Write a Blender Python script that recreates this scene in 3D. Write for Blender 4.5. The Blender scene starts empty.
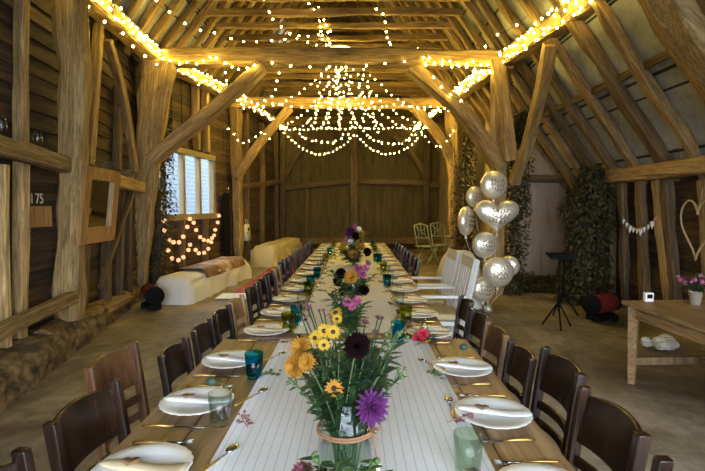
import bpy, math, random
from mathutils import Vector, Matrix, noise
R = random.Random(7)
PI = math.pi
C = bpy.context.scene.collection
S = bpy.context.scene
V = Vector
F = 470.0; HOR = 207.0; VX = 355.0; EYE = 1.46
PITCH = math.atan((235.5-HOR)/F)

def P(px, py, d):
    "world point seen at a pixel of the photograph at depth d (metres along Y)"
    u = (px-VX)/F; v = (235.5-py)/F
    dy = math.cos(PITCH)+v*math.sin(PITCH); dz = -math.sin(PITCH)+v*math.cos(PITCH)
    t = d/dy
    return V((u*t, d, EYE+dz*t))

# ------------------------------------------------------------------ materials
def nodes(name):
    m = bpy.data.materials.new(name); m.use_nodes = True
    nt = m.node_tree; b = nt.nodes['Principled BSDF']
    return m, nt, b
def rgb(c): return (c[0], c[1], c[2], 1)
def plain(name, c, rough=.5, metal=0., **kw):
    m, nt, b = nodes(name)
    b.inputs['Base Color'].default_value = rgb(c); b.inputs['Roughness'].default_value = rough
    b.inputs['Metallic'].default_value = metal
    for k, v in kw.items(): b.inputs[k.replace('_', ' ')].default_value = v
    return m
def ramp(nt, fac, stops):
    r = nt.nodes.new('ShaderNodeValToRGB'); e = r.color_ramp.elements
    while len(e) < len(stops): e.new(.5)
    for el, (p, c) in zip(e, stops): el.position = p; el.color = rgb(c)
    nt.links.new(fac, r.inputs[0]); return r.outputs[0]
def coords(nt, scale=(1, 1, 1), rand=0, kind='Object'):
    tc = nt.nodes.new('ShaderNodeTexCoord'); mp = nt.nodes.new('ShaderNodeMapping')
    mp.inputs['Scale'].default_value = scale
    nt.links.new(tc.outputs[kind], mp.inputs[0])
    if rand:
        oi = nt.nodes.new('ShaderNodeObjectInfo'); mu = nt.nodes.new('ShaderNodeMath'); mu.operation = 'MULTIPLY'
        mu.inputs[1].default_value = rand; nt.links.new(oi.outputs['Random'], mu.inputs[0])
        nt.links.new(mu.outputs[0], mp.inputs['Location'])
    return mp.outputs[0]
def noi(nt, vec, scale=5, detail=6, rough=.6, dist=0):
    n = nt.nodes.new('ShaderNodeTexNoise'); nt.links.new(vec, n.inputs['Vector'])
    n.inputs['Scale'].default_value = scale; n.inputs['Detail'].default_value = detail
    n.inputs['Roughness'].default_value = rough; n.inputs['Distortion'].default_value = dist
    return n.outputs[0]
def mixc(nt, f, a, b, mode='MIX'):
    m = nt.nodes.new('ShaderNodeMix'); m.data_type = 'RGBA'; m.blend_type = mode
    if isinstance(f, (int, float)): m.inputs[0].default_value = f
    else: nt.links.new(f, m.inputs[0])
    for s, x in ((6, a), (7, b)):
        if isinstance(x, tuple): m.inputs[s].default_value = rgb(x)
        else: nt.links.new(x, m.inputs[s])
    return m.outputs[2]
def bump(nt, b, h, st=.3, dist=.01):
    n = nt.nodes.new('ShaderNodeBump'); n.inputs['Strength'].default_value = st; n.inputs['Distance'].default_value = dist
    nt.links.new(h, n.inputs['Height']); nt.links.new(n.outputs[0], b.inputs['Normal'])
def wood(name, dark, mid, light, axis=2, rough=.75, grain=14, st=.35, rand=9., vary=0):
    m, nt, b = nodes(name)
    sc = [grain]*3; sc[axis] = grain*.06
    g = noi(nt, coords(nt, tuple(sc), rand), 1, 9, .72, 1.1)
    col = ramp(nt, g, [(.25, dark), (.5, mid), (.72, light)])
    sc2 = [2.2]*3; sc2[axis] = .7
    p = noi(nt, coords(nt, tuple(sc2), rand+3), 1, 4, .6)
    pr = ramp(nt, p, [(.3, (.5, .46, .4)), (.5, (1., .97, .9)), (.68, (1.3, 1.25, 1.15))])
    col = mixc(nt, 1., col, pr, 'MULTIPLY')
    fg = noi(nt, coords(nt, tuple(x*3.2 for x in sc), rand+1), 1, 4, .7)
    col = mixc(nt, 1., col, ramp(nt, fg, [(.34, (.55, .52, .48)), (.5, (1., 1., 1.)), (.66, (1.22, 1.2, 1.16))]), 'MULTIPLY')
    if vary:
        oi = nt.nodes.new('ShaderNodeObjectInfo')
        vr = ramp(nt, oi.outputs['Random'], [(0, (1-vary,)*3), (1, (1+vary*.5,)*3)])
        col = mixc(nt, 1., col, vr, 'MULTIPLY')
    nt.links.new(col, b.inputs['Base Color']); b.inputs['Roughness'].default_value = rough
    bump(nt, b, g, st, .012)
    return m
def cloth(name, c, c2=None, sc=60, rough=.9, wr=.2):
    m, nt, b = nodes(name)
    v = coords(nt)
    col = ramp(nt, noi(nt, v, 3, 4), [(.3, tuple(x*.88 for x in (c2 or c))), (.7, c)])
    nt.links.new(col, b.inputs['Base Color']); b.inputs['Roughness'].default_value = rough
    bump(nt, b, noi(nt, v, sc, 3), wr, .003)
    return m

M = {}
M['beam'] = wood('aged_oak', (.085, .052, .018), (.31, .205, .082), (.56, .4, .19), vary=.3, grain=22)
M['beam_dark'] = wood('dark_aged_oak', (.035, .022, .009), (.125, .08, .034), (.26, .175, .082), vary=.3, grain=22)
M['rafter'] = wood('rafter_wood', (.07, .042, .016), (.26, .17, .07), (.47, .325, .15), vary=.35, grain=22)
M['chair_dark'] = wood('dark_varnished_wood', (.008, .004, .003), (.022, .01, .006), (.05, .024, .013), rough=.25, st=.06, vary=.3)
M['chair_brown'] = wood('brown_varnished_wood', (.05, .022, .009), (.115, .053, .021), (.18, .09, .038), rough=.32, st=.06)
M['chair_light'] = wood('light_oak_wood', (.17, .09, .035), (.29, .165, .07), (.4, .25, .12), rough=.4, st=.06)
M['chair_red'] = wood('reddish_wood', (.04, .014, .008), (.09, .035, .017), (.15, .065, .03), rough=.3, st=.06)
M['trestle'] = wood('pine_trestle', (.2, .12, .06), (.34, .22, .12), (.45, .31, .18), rough=.6, st=.1)
M['oldtable'] = wood('old_table_oak', (.13, .075, .03), (.25, .155, .07), (.36, .235, .115), axis=1, rough=.5, st=.15)
M['frame'] = wood('mirror_frame_oak', (.19, .1, .03), (.34, .19, .065), (.43, .26, .1), rough=.4, st=.1)
M['window_wood'] = plain('pale_window_wood', (.27, .2, .1), .6)
M['garden_white'] = plain('white_weathered_paint', (.62, .6, .53), .6)
M['cushion'] = cloth('straw_cushion', (.5, .4, .2))
M['green_metal'] = plain('pale_green_metal', (.34, .4, .25), .5)
M['black'] = plain('black_metal', (.006, .006, .006), .75, Specular_IOR_Level=.1)
M['red'] = plain('red_enamel', (.12, .01, .007), .5)
M['porcelain'] = plain('white_porcelain', (.78, .78, .74), .3)
M['napkin'] = cloth('cream_napkin', (.62, .5, .3))
M['napkin_white'] = cloth('white_napkin', (.82, .81, .76))
M['silver'] = plain('silver_steel', (.55, .53, .5), .22, 1.)
M['brass'] = plain('brass_gold', (.72, .46, .14), .28, 1.)
M['tag'] = plain('brown_card', (.27, .15, .07), .8)
M['twine'] = plain('brown_twine', (.3, .15, .07), .9)
M['white_card'] = plain('white_card', (.75, .72, .66), .8)
M['cable'] = plain('dark_cable', (.02, .025, .012), .6)
M['clothwhite'] = cloth('white_sheet', (.74, .71, .63), wr=.3)
M['clothbeige'] = cloth('beige_sheet', (.52, .45, .28), wr=.3)
M['paper'] = plain('white_paper', (.8, .8, .8), .7)
M['leaf'] = plain('green_leaf', (.03, .075, .02), .6)
M['leaf2'] = plain('pale_green_leaf', (.06, .11, .025), .6)
M['leaf3'] = plain('blue_green_leaf', (.03, .07, .042), .55)
M['stem'] = plain('green_stem', (.045, .085, .025), .7)
M['ivy'] = plain('ivy_leaf', (.026, .027, .009), .7)
M['ivy2'] = plain('ivy_leaf_pale', (.1, .078, .028), .7)
M['p_dark'] = plain('burgundy_petal', (.006, .0012, .002), 1., Specular_IOR_Level=.1)
M['p_purple'] = plain('purple_petal', (.085, .005, .09), .75)
M['p_yellow'] = plain('yellow_petal', (.42, .25, .007), .8)
M['p_amber'] = plain('amber_petal', (.34, .145, .005), .8)
M['p_pink'] = plain('pink_petal', (.36, .08, .17), .55)
M['p_red'] = plain('red_petal', (.55, .03, .06), .5)
M['p_white'] = plain('white_petal', (.8, .74, .68), .55)
M['p_rust'] = plain('dusky_petal', (.22, .07, .09), .6)
M['centre'] = plain('dark_flower_centre', (.03, .012, .008), .8)
M['centre_y'] = plain('yellow_flower_centre', (.5, .35, .02), .8)
M['terracotta'] = plain('terracotta', (.36, .17, .09), .8)

def emis(name, c, s):
    m = bpy.data.materials.new(name); m.use_nodes = True; nt = m.node_tree; nt.nodes.clear()
    e = nt.nodes.new('ShaderNodeEmission'); e.inputs[0].default_value = rgb(c); e.inputs[1].default_value = s
    o = nt.nodes.new('ShaderNodeOutputMaterial'); nt.links.new(e.outputs[0], o.inputs[0]); return m
M['bulb'] = emis('warm_bulb', (1., .72, .13), 100)
M['orb'] = emis('warm_orb', (1., .48, .22), 1.35)
M['hoop_glow'] = emis('glowing_hoop', (1., .68, .16), 5)  # emission on the hoop stands in for bulb light falling on it

def glass(name, c, tint=.9, rough=.13):
    m = bpy.data.materials.new(name); m.use_nodes = True; nt = m.node_tree; nt.nodes.clear()
    t = nt.nodes.new('ShaderNodeBsdfTransparent'); t.inputs[0].default_value = rgb(c)
    g = nt.nodes.new('ShaderNodeBsdfGlossy'); g.inputs['Roughness'].default_value = rough
    lw = nt.nodes.new('ShaderNodeLayerWeight'); lw.inputs[0].default_value = .5
    pw = nt.nodes.new('ShaderNodeMath'); pw.operation = 'POWER'; pw.inputs[1].default_value = 3.5; nt.links.new(lw.outputs['Facing'], pw.inputs[0])
    f = nt.nodes.new('ShaderNodeMapRange'); f.inputs[3].default_value = .022; f.inputs[4].default_value = .75; nt.links.new(pw.outputs[0], f.inputs[0])
    mx = nt.nodes.new('ShaderNodeMixShader'); o = nt.nodes.new('ShaderNodeOutputMaterial')
    nt.links.new(f.outputs[0], mx.inputs[0]); nt.links.new(t.outputs[0], mx.inputs[1]); nt.links.new(g.outputs[0], mx.inputs[2])
    nt.links.new(mx.outputs[0], o.inputs[0]); return m
M['glass'] = glass('clear_glass', (.93, .96, .95))
M['glass_green'] = glass('green_glass', (.88, .95, .88))
M['glass_teal'] = glass('turquoise_glass', (.14, .66, .82))
M['glass_lime'] = glass('lime_glass', (.72, .75, .25))
M['water'] = glass('water', (.9, .95, .93))
def mk_mirror():
    return plain('mirror_glass', (.62, .62, .6), .06, 1.)
M['mirror'] = mk_mirror()

def mk_boards():
    m, nt, b = nodes('dark_weatherboards')
    v = coords(nt, (1, 1, 1)); sp = nt.nodes.new('ShaderNodeSeparateXYZ'); nt.links.new(v, sp.inputs[0])
    mu = nt.nodes.new('ShaderNodeMath'); mu.operation = 'MULTIPLY'; mu.inputs[1].default_value = 1/.17
    nt.links.new(sp.outputs[2], mu.inputs[0])
    fl = nt.nodes.new('ShaderNodeMath'); fl.operation = 'FLOOR'; nt.links.new(mu.outputs[0], fl.inputs[0])
    wn = nt.nodes.new('ShaderNodeTexWhiteNoise'); wn.noise_dimensions = '1D'; nt.links.new(fl.outputs[0], wn.inputs['W'])
    g = noi(nt, coords(nt, (1.2, 1.2, 22)), 1, 7, .65, .4)
    col = ramp(nt, g, [(.3, (.012, .007, .003)), (.52, (.06, .035, .014)), (.75, (.16, .098, .04))])
    vr = ramp(nt, wn.outputs[0], [(0, (.45, .42, .4)), (1, (1.3, 1.2, 1.1))])
    col = mixc(nt, 1., col, vr, 'MULTIPLY')
    nt.links.new(col, b.inputs['Base Color']); b.inputs['Roughness'].default_value = .85
    bump(nt, b, g, .5, .015); return m
M['boards'] = mk_boards()
def mk_panel():
    m, nt, b = nodes('olive_board_panels')
    g = noi(nt, coords(nt, (9, 9, 1.2)), 1, 6, .6, .3)
    col = ramp(nt, g, [(.3, (.06, .042, .014)), (.7, (.135, .098, .035))])
    nt.links.new(col, b.inputs['Base Color']); b.inputs['Roughness'].default_value = .9; bump(nt, b, g, .2); return m
M['panel'] = mk_panel()
def mk_plaster():
    m, nt, b = nodes('stained_plaster')
    v = coords(nt)
    g = noi(nt, coords(nt, (3, 3, .8)), 1, 6, .6, .5)
    col = ramp(nt, g, [(.25, (.2, .15, .1)), (.6, (.38, .3, .215)), (.85, (.46, .38, .28))])
    nt.links.new(col, b.inputs['Base Color']); b.inputs['Roughness'].default_value = .95; bump(nt, b, noi(nt, v, 12), .3); return m
M['plaster'] = mk_plaster()
def mk_roof():
    m, nt, b = nodes('roof_underside_sheets')
    v = coords(nt)
    br = nt.nodes.new('ShaderNodeTexBrick'); nt.links.new(coords(nt, (0, 1, 1)), br.inputs['Vector'])
    mp = br.inputs['Vector'].links[0].from_node
    mp.inputs['Rotation'].default_value = (PI/2, 0, PI/2); mp.inputs['Scale'].default_value = (1, 1, 1)
    br.inputs['Scale'].default_value = 1.; br.inputs['Brick Width'].default_value = .61; br.inputs['Row Height'].default_value = .55
    br.inputs['Mortar Size'].default_value = .012
    br.inputs['Color1'].default_value = (.5, .53, .53, 1); br.inputs['Color2'].default_value = (.33, .35, .35, 1); br.inputs['Mortar'].default_value = (.03, .03, .03, 1)
    g = noi(nt, v, 2.5, 6, .65)
    pr = ramp(nt, g, [(.25, (.4, .38, .34)), (.65, (1.1, 1.08, 1.02))])
    col = mixc(nt, 1., br.outputs[0], pr, 'MULTIPLY')
    nt.links.new(col, b.inputs['Base Color']); b.inputs['Roughness'].default_value = .8; bump(nt, b, g, .3, .02); return m
M['roof'] = mk_roof()
def mk_floor():
    m, nt, b = nodes('worn_concrete')
    v = coords(nt)
    n1 = noi(nt, v, .9, 8, .65, .4); n2 = noi(nt, v, 9, 7, .7)
    c1 = ramp(nt, n1, [(.36, (.1, .075, .042)), (.5, (.24, .19, .12)), (.62, (.38, .315, .215))])
    c2 = ramp(nt, n2, [(.3, (.6, .6, .6)), (.7, (1.2, 1.2, 1.2))])
    col = mixc(nt, 1., c1, c2, 'MULTIPLY')
    n3 = noi(nt, coords(nt, (7, .9, 1)), 1, 5, .7)
    c3 = ramp(nt, n3, [(.35, (.75, .75, .75)), (.7, (1.12, 1.12, 1.12))])
    col = mixc(nt, 1., col, c3, 'MULTIPLY')
    nt.links.new(col, b.inputs['Base Color'])
    rr = nt.nodes.new('ShaderNodeMapRange'); nt.links.new(n1, rr.inputs[0]); rr.inputs[3].default_value = .5; rr.inputs[4].default_value = .8
    nt.links.new(rr.outputs[0], b.inputs['Roughness']); bump(nt, b, n2, .35, .02); return m
M['floor'] = mk_floor()
def mk_stone():
    m, nt, b = nodes('rough_flint_stone')
    v = coords(nt, (1, 1, 1.6))
    vo = nt.nodes.new('ShaderNodeTexVoronoi'); vo.inputs['Scale'].default_value = 8
    dn = nt.nodes.new('ShaderNodeTexNoise'); dn.inputs['Scale'].default_value = 4; dn.inputs['Detail'].default_value = 5; nt.links.new(v, dn.inputs['Vector'])
    vv = mixc(nt, .16, v, dn.outputs['Color'], 'ADD'); nt.links.new(vv, vo.inputs['Vector'])
    col = ramp(nt, vo.outputs['Distance'], [(.1, (.2, .14, .065)), (.55, (.14, .095, .042)), (.85, (.05, .034, .016))])
    g = noi(nt, v, 6, 8, .7)
    col = mixc(nt, 1., col, ramp(nt, g, [(.36, (.3, .3, .28)), (.62, (1.6, 1.55, 1.45))]), 'MULTIPLY')
    nt.links.new(col, b.inputs['Base Color']); b.inputs['Roughness'].default_value = .95; bump(nt, b, g, .8, .04); return m
M['stone'] = mk_stone()
def mk_table():
    m, nt, b = nodes('scrubbed_pine_boards')
    g = noi(nt, coords(nt, (22, 1.3, 22), 5), 1, 7, .65, .8)
    col = ramp(nt, g, [(.25, (.09, .048, .02)), (.5, (.26, .16, .078)), (.75, (.47, .33, .18))])
    v = coords(nt, (1, 1, 1)); sp = nt.nodes.new('ShaderNodeSeparateXYZ'); nt.links.new(v, sp.inputs[0])
    mu = nt.nodes.new('ShaderNodeMath'); mu.operation = 'MULTIPLY'; mu.inputs[1].default_value = 1/.185; nt.links.new(sp.outputs[0], mu.inputs[0])
    fl = nt.nodes.new('ShaderNodeMath'); fl.operation = 'FLOOR'; nt.links.new(mu.outputs[0], fl.inputs[0])
    wn = nt.nodes.new('ShaderNodeTexWhiteNoise'); wn.noise_dimensions = '1D'; nt.links.new(fl.outputs[0], wn.inputs['W'])
    col = mixc(nt, 1., col, ramp(nt, wn.outputs[0], [(0, (.78, .74, .7)), (1, (1.15, 1.12, 1.1))]), 'MULTIPLY')
    kn = noi(nt, coords(nt, (5, 2.2, 5), 5), 1, 2, .5)
    col = mixc(nt, 1., col, ramp(nt, kn, [(.3, (.3, .22, .16)), (.4, (1, 1, 1))]), 'MULTIPLY')
    nt.links.new(col, b.inputs['Base Color']); b.inputs['Roughness'].default_value = .48; bump(nt, b, g, .12, .006); return m
M['table'] = mk_table()
def mk_runner(name, base, stripe, period, width):
    m, nt, b = nodes(name)
    sp = nt.nodes.new('ShaderNodeSeparateXYZ'); nt.links.new(coords(nt), sp.inputs[0])
    mu = nt.nodes.new('ShaderNodeMath'); mu.operation = 'MULTIPLY'; mu.inputs[1].default_value = 1/period; nt.links.new(sp.outputs[0], mu.inputs[0])
    fr = nt.nodes.new('ShaderNodeMath'); fr.operation = 'FRACT'; nt.links.new(mu.outputs[0], fr.inputs[0])
    lt = nt.nodes.new('ShaderNodeMath'); lt.operation = 'LESS_THAN'; lt.inputs[1].default_value = width; nt.links.new(fr.outputs[0], lt.inputs[0])
    col = mixc(nt, lt.outputs[0], base, stripe)
    nt.links.new(col, b.inputs['Base Color']); b.inputs['Roughness'].default_value = .8
    bump(nt, b, noi(nt, coords(nt), 5, 4), .25, .02); return m
M['runner'] = mk_runner('white_ticking_stripe', (.82, .82, .8), (.58, .59, .62), .0275, .1)
M['runner_far'] = mk_runner('cream_ticking_stripe', (.84, .8, .71), (.72, .65, .55), .0275, .12)
def mk_rug():
    m, nt, b = nodes('red_patterned_rug')
    ck = nt.nodes.new('ShaderNodeTexVoronoi'); ck.inputs['Scale'].default_value = 9; nt.links.new(coords(nt), ck.inputs['Vector'])
    col = ramp(nt, ck.outputs['Distance'], [(.1, (.42, .19, .13)), (.35, (.3, .045, .03)), (.6, (.2, .03, .025))])
    nt.links.new(col, b.inputs['Base Color']); b.inputs['Roughness'].default_value = .95; return m
M['rug'] = mk_rug()
def mk_throw():
    m, nt, b = nodes('brown_cowhide_throw')
    g = noi(nt, coords(nt, (1.6, 3.2, 1)), 1, 4, .5, .8)
    col = ramp(nt, g, [(.38, (.085, .035, .018)), (.5, (.22, .11, .055)), (.62, (.5, .36, .25))])
    nt.links.new(col, b.inputs['Base Color']); b.inputs['Roughness'].default_value = .5; return m
M['throw'] = mk_throw()
def mk_foil():
    m, nt, b = nodes('champagne_foil')
    b.inputs['Base Color'].default_value = (.86, .78, .6, 1); b.inputs['Metallic'].default_value = .6; b.inputs['Roughness'].default_value = .3
    bump(nt, b, noi(nt, coords(nt), 9, 3), .35, .03); return m
M['foil'] = mk_foil()
M['script'] = plain('gold_print', (.2, .11, .025), .35, .6)
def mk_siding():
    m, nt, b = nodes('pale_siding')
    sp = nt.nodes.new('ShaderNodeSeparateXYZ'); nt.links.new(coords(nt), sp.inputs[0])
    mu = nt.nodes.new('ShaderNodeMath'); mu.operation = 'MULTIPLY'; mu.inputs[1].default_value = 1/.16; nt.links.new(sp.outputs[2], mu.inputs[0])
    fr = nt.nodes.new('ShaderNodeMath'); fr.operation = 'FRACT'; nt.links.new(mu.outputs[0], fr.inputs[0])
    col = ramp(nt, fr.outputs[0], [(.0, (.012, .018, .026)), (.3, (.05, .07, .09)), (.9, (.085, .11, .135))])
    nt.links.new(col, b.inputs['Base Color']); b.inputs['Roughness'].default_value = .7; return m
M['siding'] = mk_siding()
M['ground'] = plain('gravel_ground', (.2, .19, .17), .9)
M['whitewash'] = plain('chalk_white', (.6, .57, .45), .9)
M['bunting'] = plain('white_bunting', (.75, .75, .7), .8)
M['wicker'] = plain('willow_twig', (.4, .28, .14), .8)
M['bark'] = wood('log_bark', (.05, .03, .02), (.13, .085, .05), (.2, .14, .09), st=.8)
M['pot'] = plain('pale_stone_pot', (.4, .34, .26), .8)

# ------------------------------------------------------------------ mesh builder
class MB:
    def __init__(s): s.v = []; s.f = []; s.m = []; s.mi = 0
    def add(s, vs, fs):
        o = len(s.v); s.v += [tuple(x) for x in vs]; s.f += [tuple(i+o for i in f) for f in fs]; s.m += [s.mi]*len(fs); return s
    def box(s, x0, x1, y0, y1, z0, z1, mat=None):
        vs = [V((x, y, z)) for z in (z0, z1) for y in (y0, y1) for x in (x0, x1)]
        if mat is not None: vs = [mat @ v for v in vs]
        return s.add(vs, [(0, 2, 3, 1), (4, 5, 7, 6), (0, 1, 5, 4), (2, 6, 7, 3), (0, 4, 6, 2), (1, 3, 7, 5)])
    def tube(s, pts, rad, n=6, cap=True):
        pts = [V(p) for p in pts]; k = len(pts)
        if isinstance(rad, (int, float)): rad = [rad]*k
        vs = []; prev = None
        for i, p in enumerate(pts):
            t = (pts[min(i+1, k-1)]-pts[max(i-1, 0)])
            if t.length < 1e-9: t = V((0, 0, 1))
            t.normalize()
            a = prev if prev is not None else (V((0, 0, 1)) if abs(t.z) < .9 else V((1, 0, 0)))
            a = (a-t*a.dot(t)); a = a.normalized() if a.length > 1e-6 else t.orthogonal().normalized(); prev = a
            b = t.cross(a)
            for j in range(n):
                w = 2*PI*j/n; vs.append(p+(a*math.cos(w)+b*math.sin(w))*rad[i])
        fs = []
        for i in range(k-1):
            for j in range(n):
                j2 = (j+1) % n; fs.append((i*n+j, i*n+j2, (i+1)*n+j2, (i+1)*n+j))
        if cap: fs.append(tuple(range(n-1, -1, -1))); fs.append(tuple((k-1)*n+j for j in range(n)))
        return s.add(vs, fs)
    def lathe(s, prof, n=24, c=(0, 0, 0), mod=None):
        vs = []; fs = []; k = len(prof)
        for i, (r, z) in enumerate(prof):
            for j in range(n):
                w = 2*PI*j/n; rr = r*(mod(w, r) if mod else 1); vs.append((c[0]+rr*math.cos(w), c[1]+rr*math.sin(w), c[2]+z))
        for i in range(k-1):
            for j in range(n):
                j2 = (j+1) % n; fs.append((i*n+j, i*n+j2, (i+1)*n+j2, (i+1)*n+j))
        if prof[0][0] > 1e-4: fs.append(tuple(range(n-1, -1, -1)))
        if prof[-1][0] > 1e-4: fs.append(tuple((k-1)*n+j for j in range(n)))
        return s.add(vs, fs)
    def ball(s, c, r, n=12, sc=(1, 1, 1)):
        m = max(4, n//2); prof = [(max(r*math.sin(PI*i/m), 1e-5), -r*math.cos(PI*i/m)) for i in range(m+1)]
        o = len(s.v); s.lathe(prof, n)
        for i in range(o, len(s.v)): x, y, z = s.v[i]; s.v[i] = (c[0]+x*sc[0], c[1]+y*sc[1], c[2]+z*sc[2])
        return s
    def leaf(s, p, d, up, L, W, droop=.2):
        d = V(d).normalized(); up = V(up); sd = d.cross(up)
        sd = sd.normalized() if sd.length > 1e-5 else d.orthogonal().normalized(); nn = sd.cross(d)
        p = V(p)
        vs = [p, p+d*L*.35+sd*W*.5+nn*W*.12, p+d*L*.35-sd*W*.5+nn*W*.12, p+d*L*.38, p+d*L*.72+sd*W*.34-nn*L*droop*.4, p+d*L*.72-sd*W*.34-nn*L*droop*.4, p+d*L-nn*L*droop]
        return s.add(vs, [(0, 1, 3), (0, 3, 2), (1, 4, 3), (3, 5, 2), (4, 6, 3), (3, 6, 5)])
    def build(s, name, mats, parent=None, smooth=True, loc=None):
        me = bpy.data.meshes.new(name); me.from_pydata(s.v, [], s.f)
        if not isinstance(mats, (list, tuple)): mats = [mats]
        for m in mats: me.materials.append(M[m] if isinstance(m, str) else m)
        if len(mats) > 1: me.polygons.foreach_set('material_index', s.m)
        me.polygons.foreach_set('use_smooth', [smooth]*len(s.f)); me.update()
        o = bpy.data.objects.new(name, me); C.objects.link(o); o.parent = parent
        if loc is not None: o.location = loc
        return o

def bev(o, w=.006, seg=2, ang=None):
    m = o.modifiers.new('bevel', 'BEVEL'); m.width = w; m.segments = seg; m.limit_method = 'ANGLE'; m.angle_limit = math.radians(40)
    try: o.data.polygons.foreach_set('use_smooth', [True]*len(o.data.polygons))
    except Exception: pass
    w2 = o.modifiers.new('wn', 'WEIGHTED_NORMAL'); w2.keep_sharp = False
    return o
def tag(o, label, cat, group=None):
    o['label'] = label; o['category'] = cat
    if group: o['group'] = group
    return o
def struct(o): o['kind'] = 'structure'; return o
def empty(name, loc=(0, 0, 0), rz=0):
    o = bpy.data.objects.new(name, None); C.objects.link(o); o.location = loc; o.rotation_euler = (0, 0, rz); o.empty_display_size = .05; return o
def dup(o, parent=None):
    c = o.copy(); C.objects.link(c); c.parent = parent
    for ch in list(o.children): dup(ch, c)
    return c

def beam(name, p0, p1, w, h, mat='beam', parent=None, bend=0., bdir=(0, 0, 1), wob=.012, taper=(1, 1), up=(0, 0, 1), seg=None, round_=.22):
    "hewn timber from p0 to p1: local Z along its length, irregular and slightly bent"
    p0 = V(p0); p1 = V(p1); ax = p1-p0; L = ax.length; z = ax.normalized(); u = V(up)
    x = z.cross(u)
    if x.length < 1e-3: x = z.cross(V((0, 1, 0)))
    x.normalize(); y = z.cross(x)
    mt = Matrix((x, y, z)).transposed().to_4x4(); mt.translation = p0
    inv = mt.to_3x3().inverted(); bd = inv @ V(bdir); bd.z = 0
    if bd.length > 0: bd.normalize()
    n = seg or max(4, int(L/.28)); sd = R.uniform(0, 99)
    cr = []
    r = round_
    for sx, sy in ((-1, -1), (1, -1), (1, 1), (-1, 1)):
        a = (sx*w/2, sy*h/2*(1-r)); b = (sx*w/2*(1-r), sy*h/2)
        cr += [a, b] if sx*sy < 0 and False else ([b, a] if (sx, sy) in ((1, -1), (-1, 1)) else [a, b])
    vs = []; fs = []; k = len(cr)
    for i in range(n+1):
        t = i/n; tp = taper[0]+(taper[1]-taper[0])*t
        off = bd*bend*math.sin(PI*t)
        wx = noise.noise(V((sd, t*L*.6, 0)))*wob; wy = noise.noise(V((sd+20, t*L*.6, 0)))*wob
        for j, (cx, cy) in enumerate(cr):
            q = noise.noise(V((sd+cx*9, cy*9, t*L*2.2)))*wob*1.3
            f = tp*(1+q/max(w, h)*2)
            vs.append((cx*f+off.x+wx, cy*f+off.y+wy, t*L))
    for i in range(n):
        for j in range(k):
            j2 = (j+1) % k; fs.append((i*k+j, i*k+j2, (i+1)*k+j2, (i+1)*k+j))
    fs.append(tuple(range(k-1, -1, -1))); fs.append(tuple(n*k+j for j in range(k)))
    me = bpy.data.meshes.new(name); me.from_pydata(vs, [], fs); me.materials.append(M[mat]); me.update()
    o = bpy.data.objects.new(name, me); C.objects.link(o)
    o.matrix_world = mt
    if parent is not None:
        o.parent = parent; o.matrix_parent_inverse = parent.matrix_world.inverted() if False else Matrix.Identity(4)
    return o

# ------------------------------------------------------------------ the barn shell
POLY_L = [(-2.95, -4.0), (-2.95, 2.9), (-3.12, 4.9), (-3.52, 7.6), (-2.98, 11.3), (-2.62, 16.5)]
def wallx(d):
    for (x0, y0), (x1, y1) in zip(POLY_L, POLY_L[1:]):
        if y0 <= d <= y1: return x0+(x1-x0)*(d-y0)/(y1-y0)
    return POLY_L[-1][0]
def wl(px, py, off=.1):
    "point on the left wall (off metres inside it) seen at a pixel"
    lo, hi = 1., 16.4
    for _ in range(40):
        mid = (lo+hi)/2; p = P(px, py, mid)
        if p.x > wallx(mid)+off: lo = mid      # still inside the room
        else: hi = mid
    return P(px, py, lo)

fl = MB(); nx, ny = 30, 60
for j in range(ny+1):
    for i in range(nx+1):
        x = -5+10*i/nx; y = -5+22.5*j/ny; fl.v.append((x, y, 0))
for j in range(ny):
    for i in range(nx):
        a = j*(nx+1)+i; fl.f.append((a, a+1, a+nx+2, a+nx+1)); fl.m.append(0)
struct(fl.build('floor', 'floor', smooth=True))

# left wall: boards as lapped weatherboarding, following the crooked wall line
def boarded(mb, x0, y0, x1, y1, z0, z1, inward, bh=.17, lap=.018, skip=None, vertical=False):
    "lapped boards between two plan points"
    a = V((x0, y0, 0)); b = V((x1, y1, 0)); t = (b-a); L = t.length; t.normalize(); nrm = V(inward)
    if not vertical:
        z = z0
        while z < z1-.01:
            zt = min(z+bh, z1)
            spans = [(0, L)]
            if skip:
                s0, s1, w0, w1 = skip
                if zt > w0+.01 and z < w1-.01: spans = [(0, s0), (s1, L)]
            for (u0, u1) in spans:
                if u1-u0 < .02: continue
                p = [a+t*u0, a+t*u1]
                vs = []
                for q in p:
                    for (n_, zz) in ((-.05, z), (lap, z), (.004, zt), (-.05, zt)): vs.append(q+nrm*n_+V((0, 0, zz)))
                mb.add(vs, [(0, 1, 2, 3), (7, 6, 5, 4), (1, 5, 6, 2), (0, 4, 5, 1), (2, 6, 7, 3), (0, 3, 7, 4)])
            z = zt
    else:
        u = 0
        while u < L-.01:
            ut = min(u+bh*R.uniform(.8, 1.25), L); off = R.uniform(0, lap)
            zs = [(z0, z1)]
            if skip:
                s0, s1, w0, w1 = skip
                if ut > s0+.01 and u < s1-.01: zs = [(z0, w0), (w1, z1)]
            for (za, zb) in zs:
                vs = []
                for q in (a+t*(u+.004), a+t*(ut-.004)):
                    for (n_, zz) in ((-.05, za), (off, za), (off, zb), (-.05, zb)): vs.append(q+nrm*n_+V((0, 0, zz)))
                mb.add(vs, [(0, 1, 2, 3), (7, 6, 5, 4), (1, 5, 6, 2), (0, 4, 5, 1), (2, 6, 7, 3), (0, 3, 7, 4)])
            u = ut
WIN_D0, WIN_D1, WIN_Z0, WIN_Z1 = 8.33, 10.35, 1.3, 2.52
wm = MB()
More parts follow.
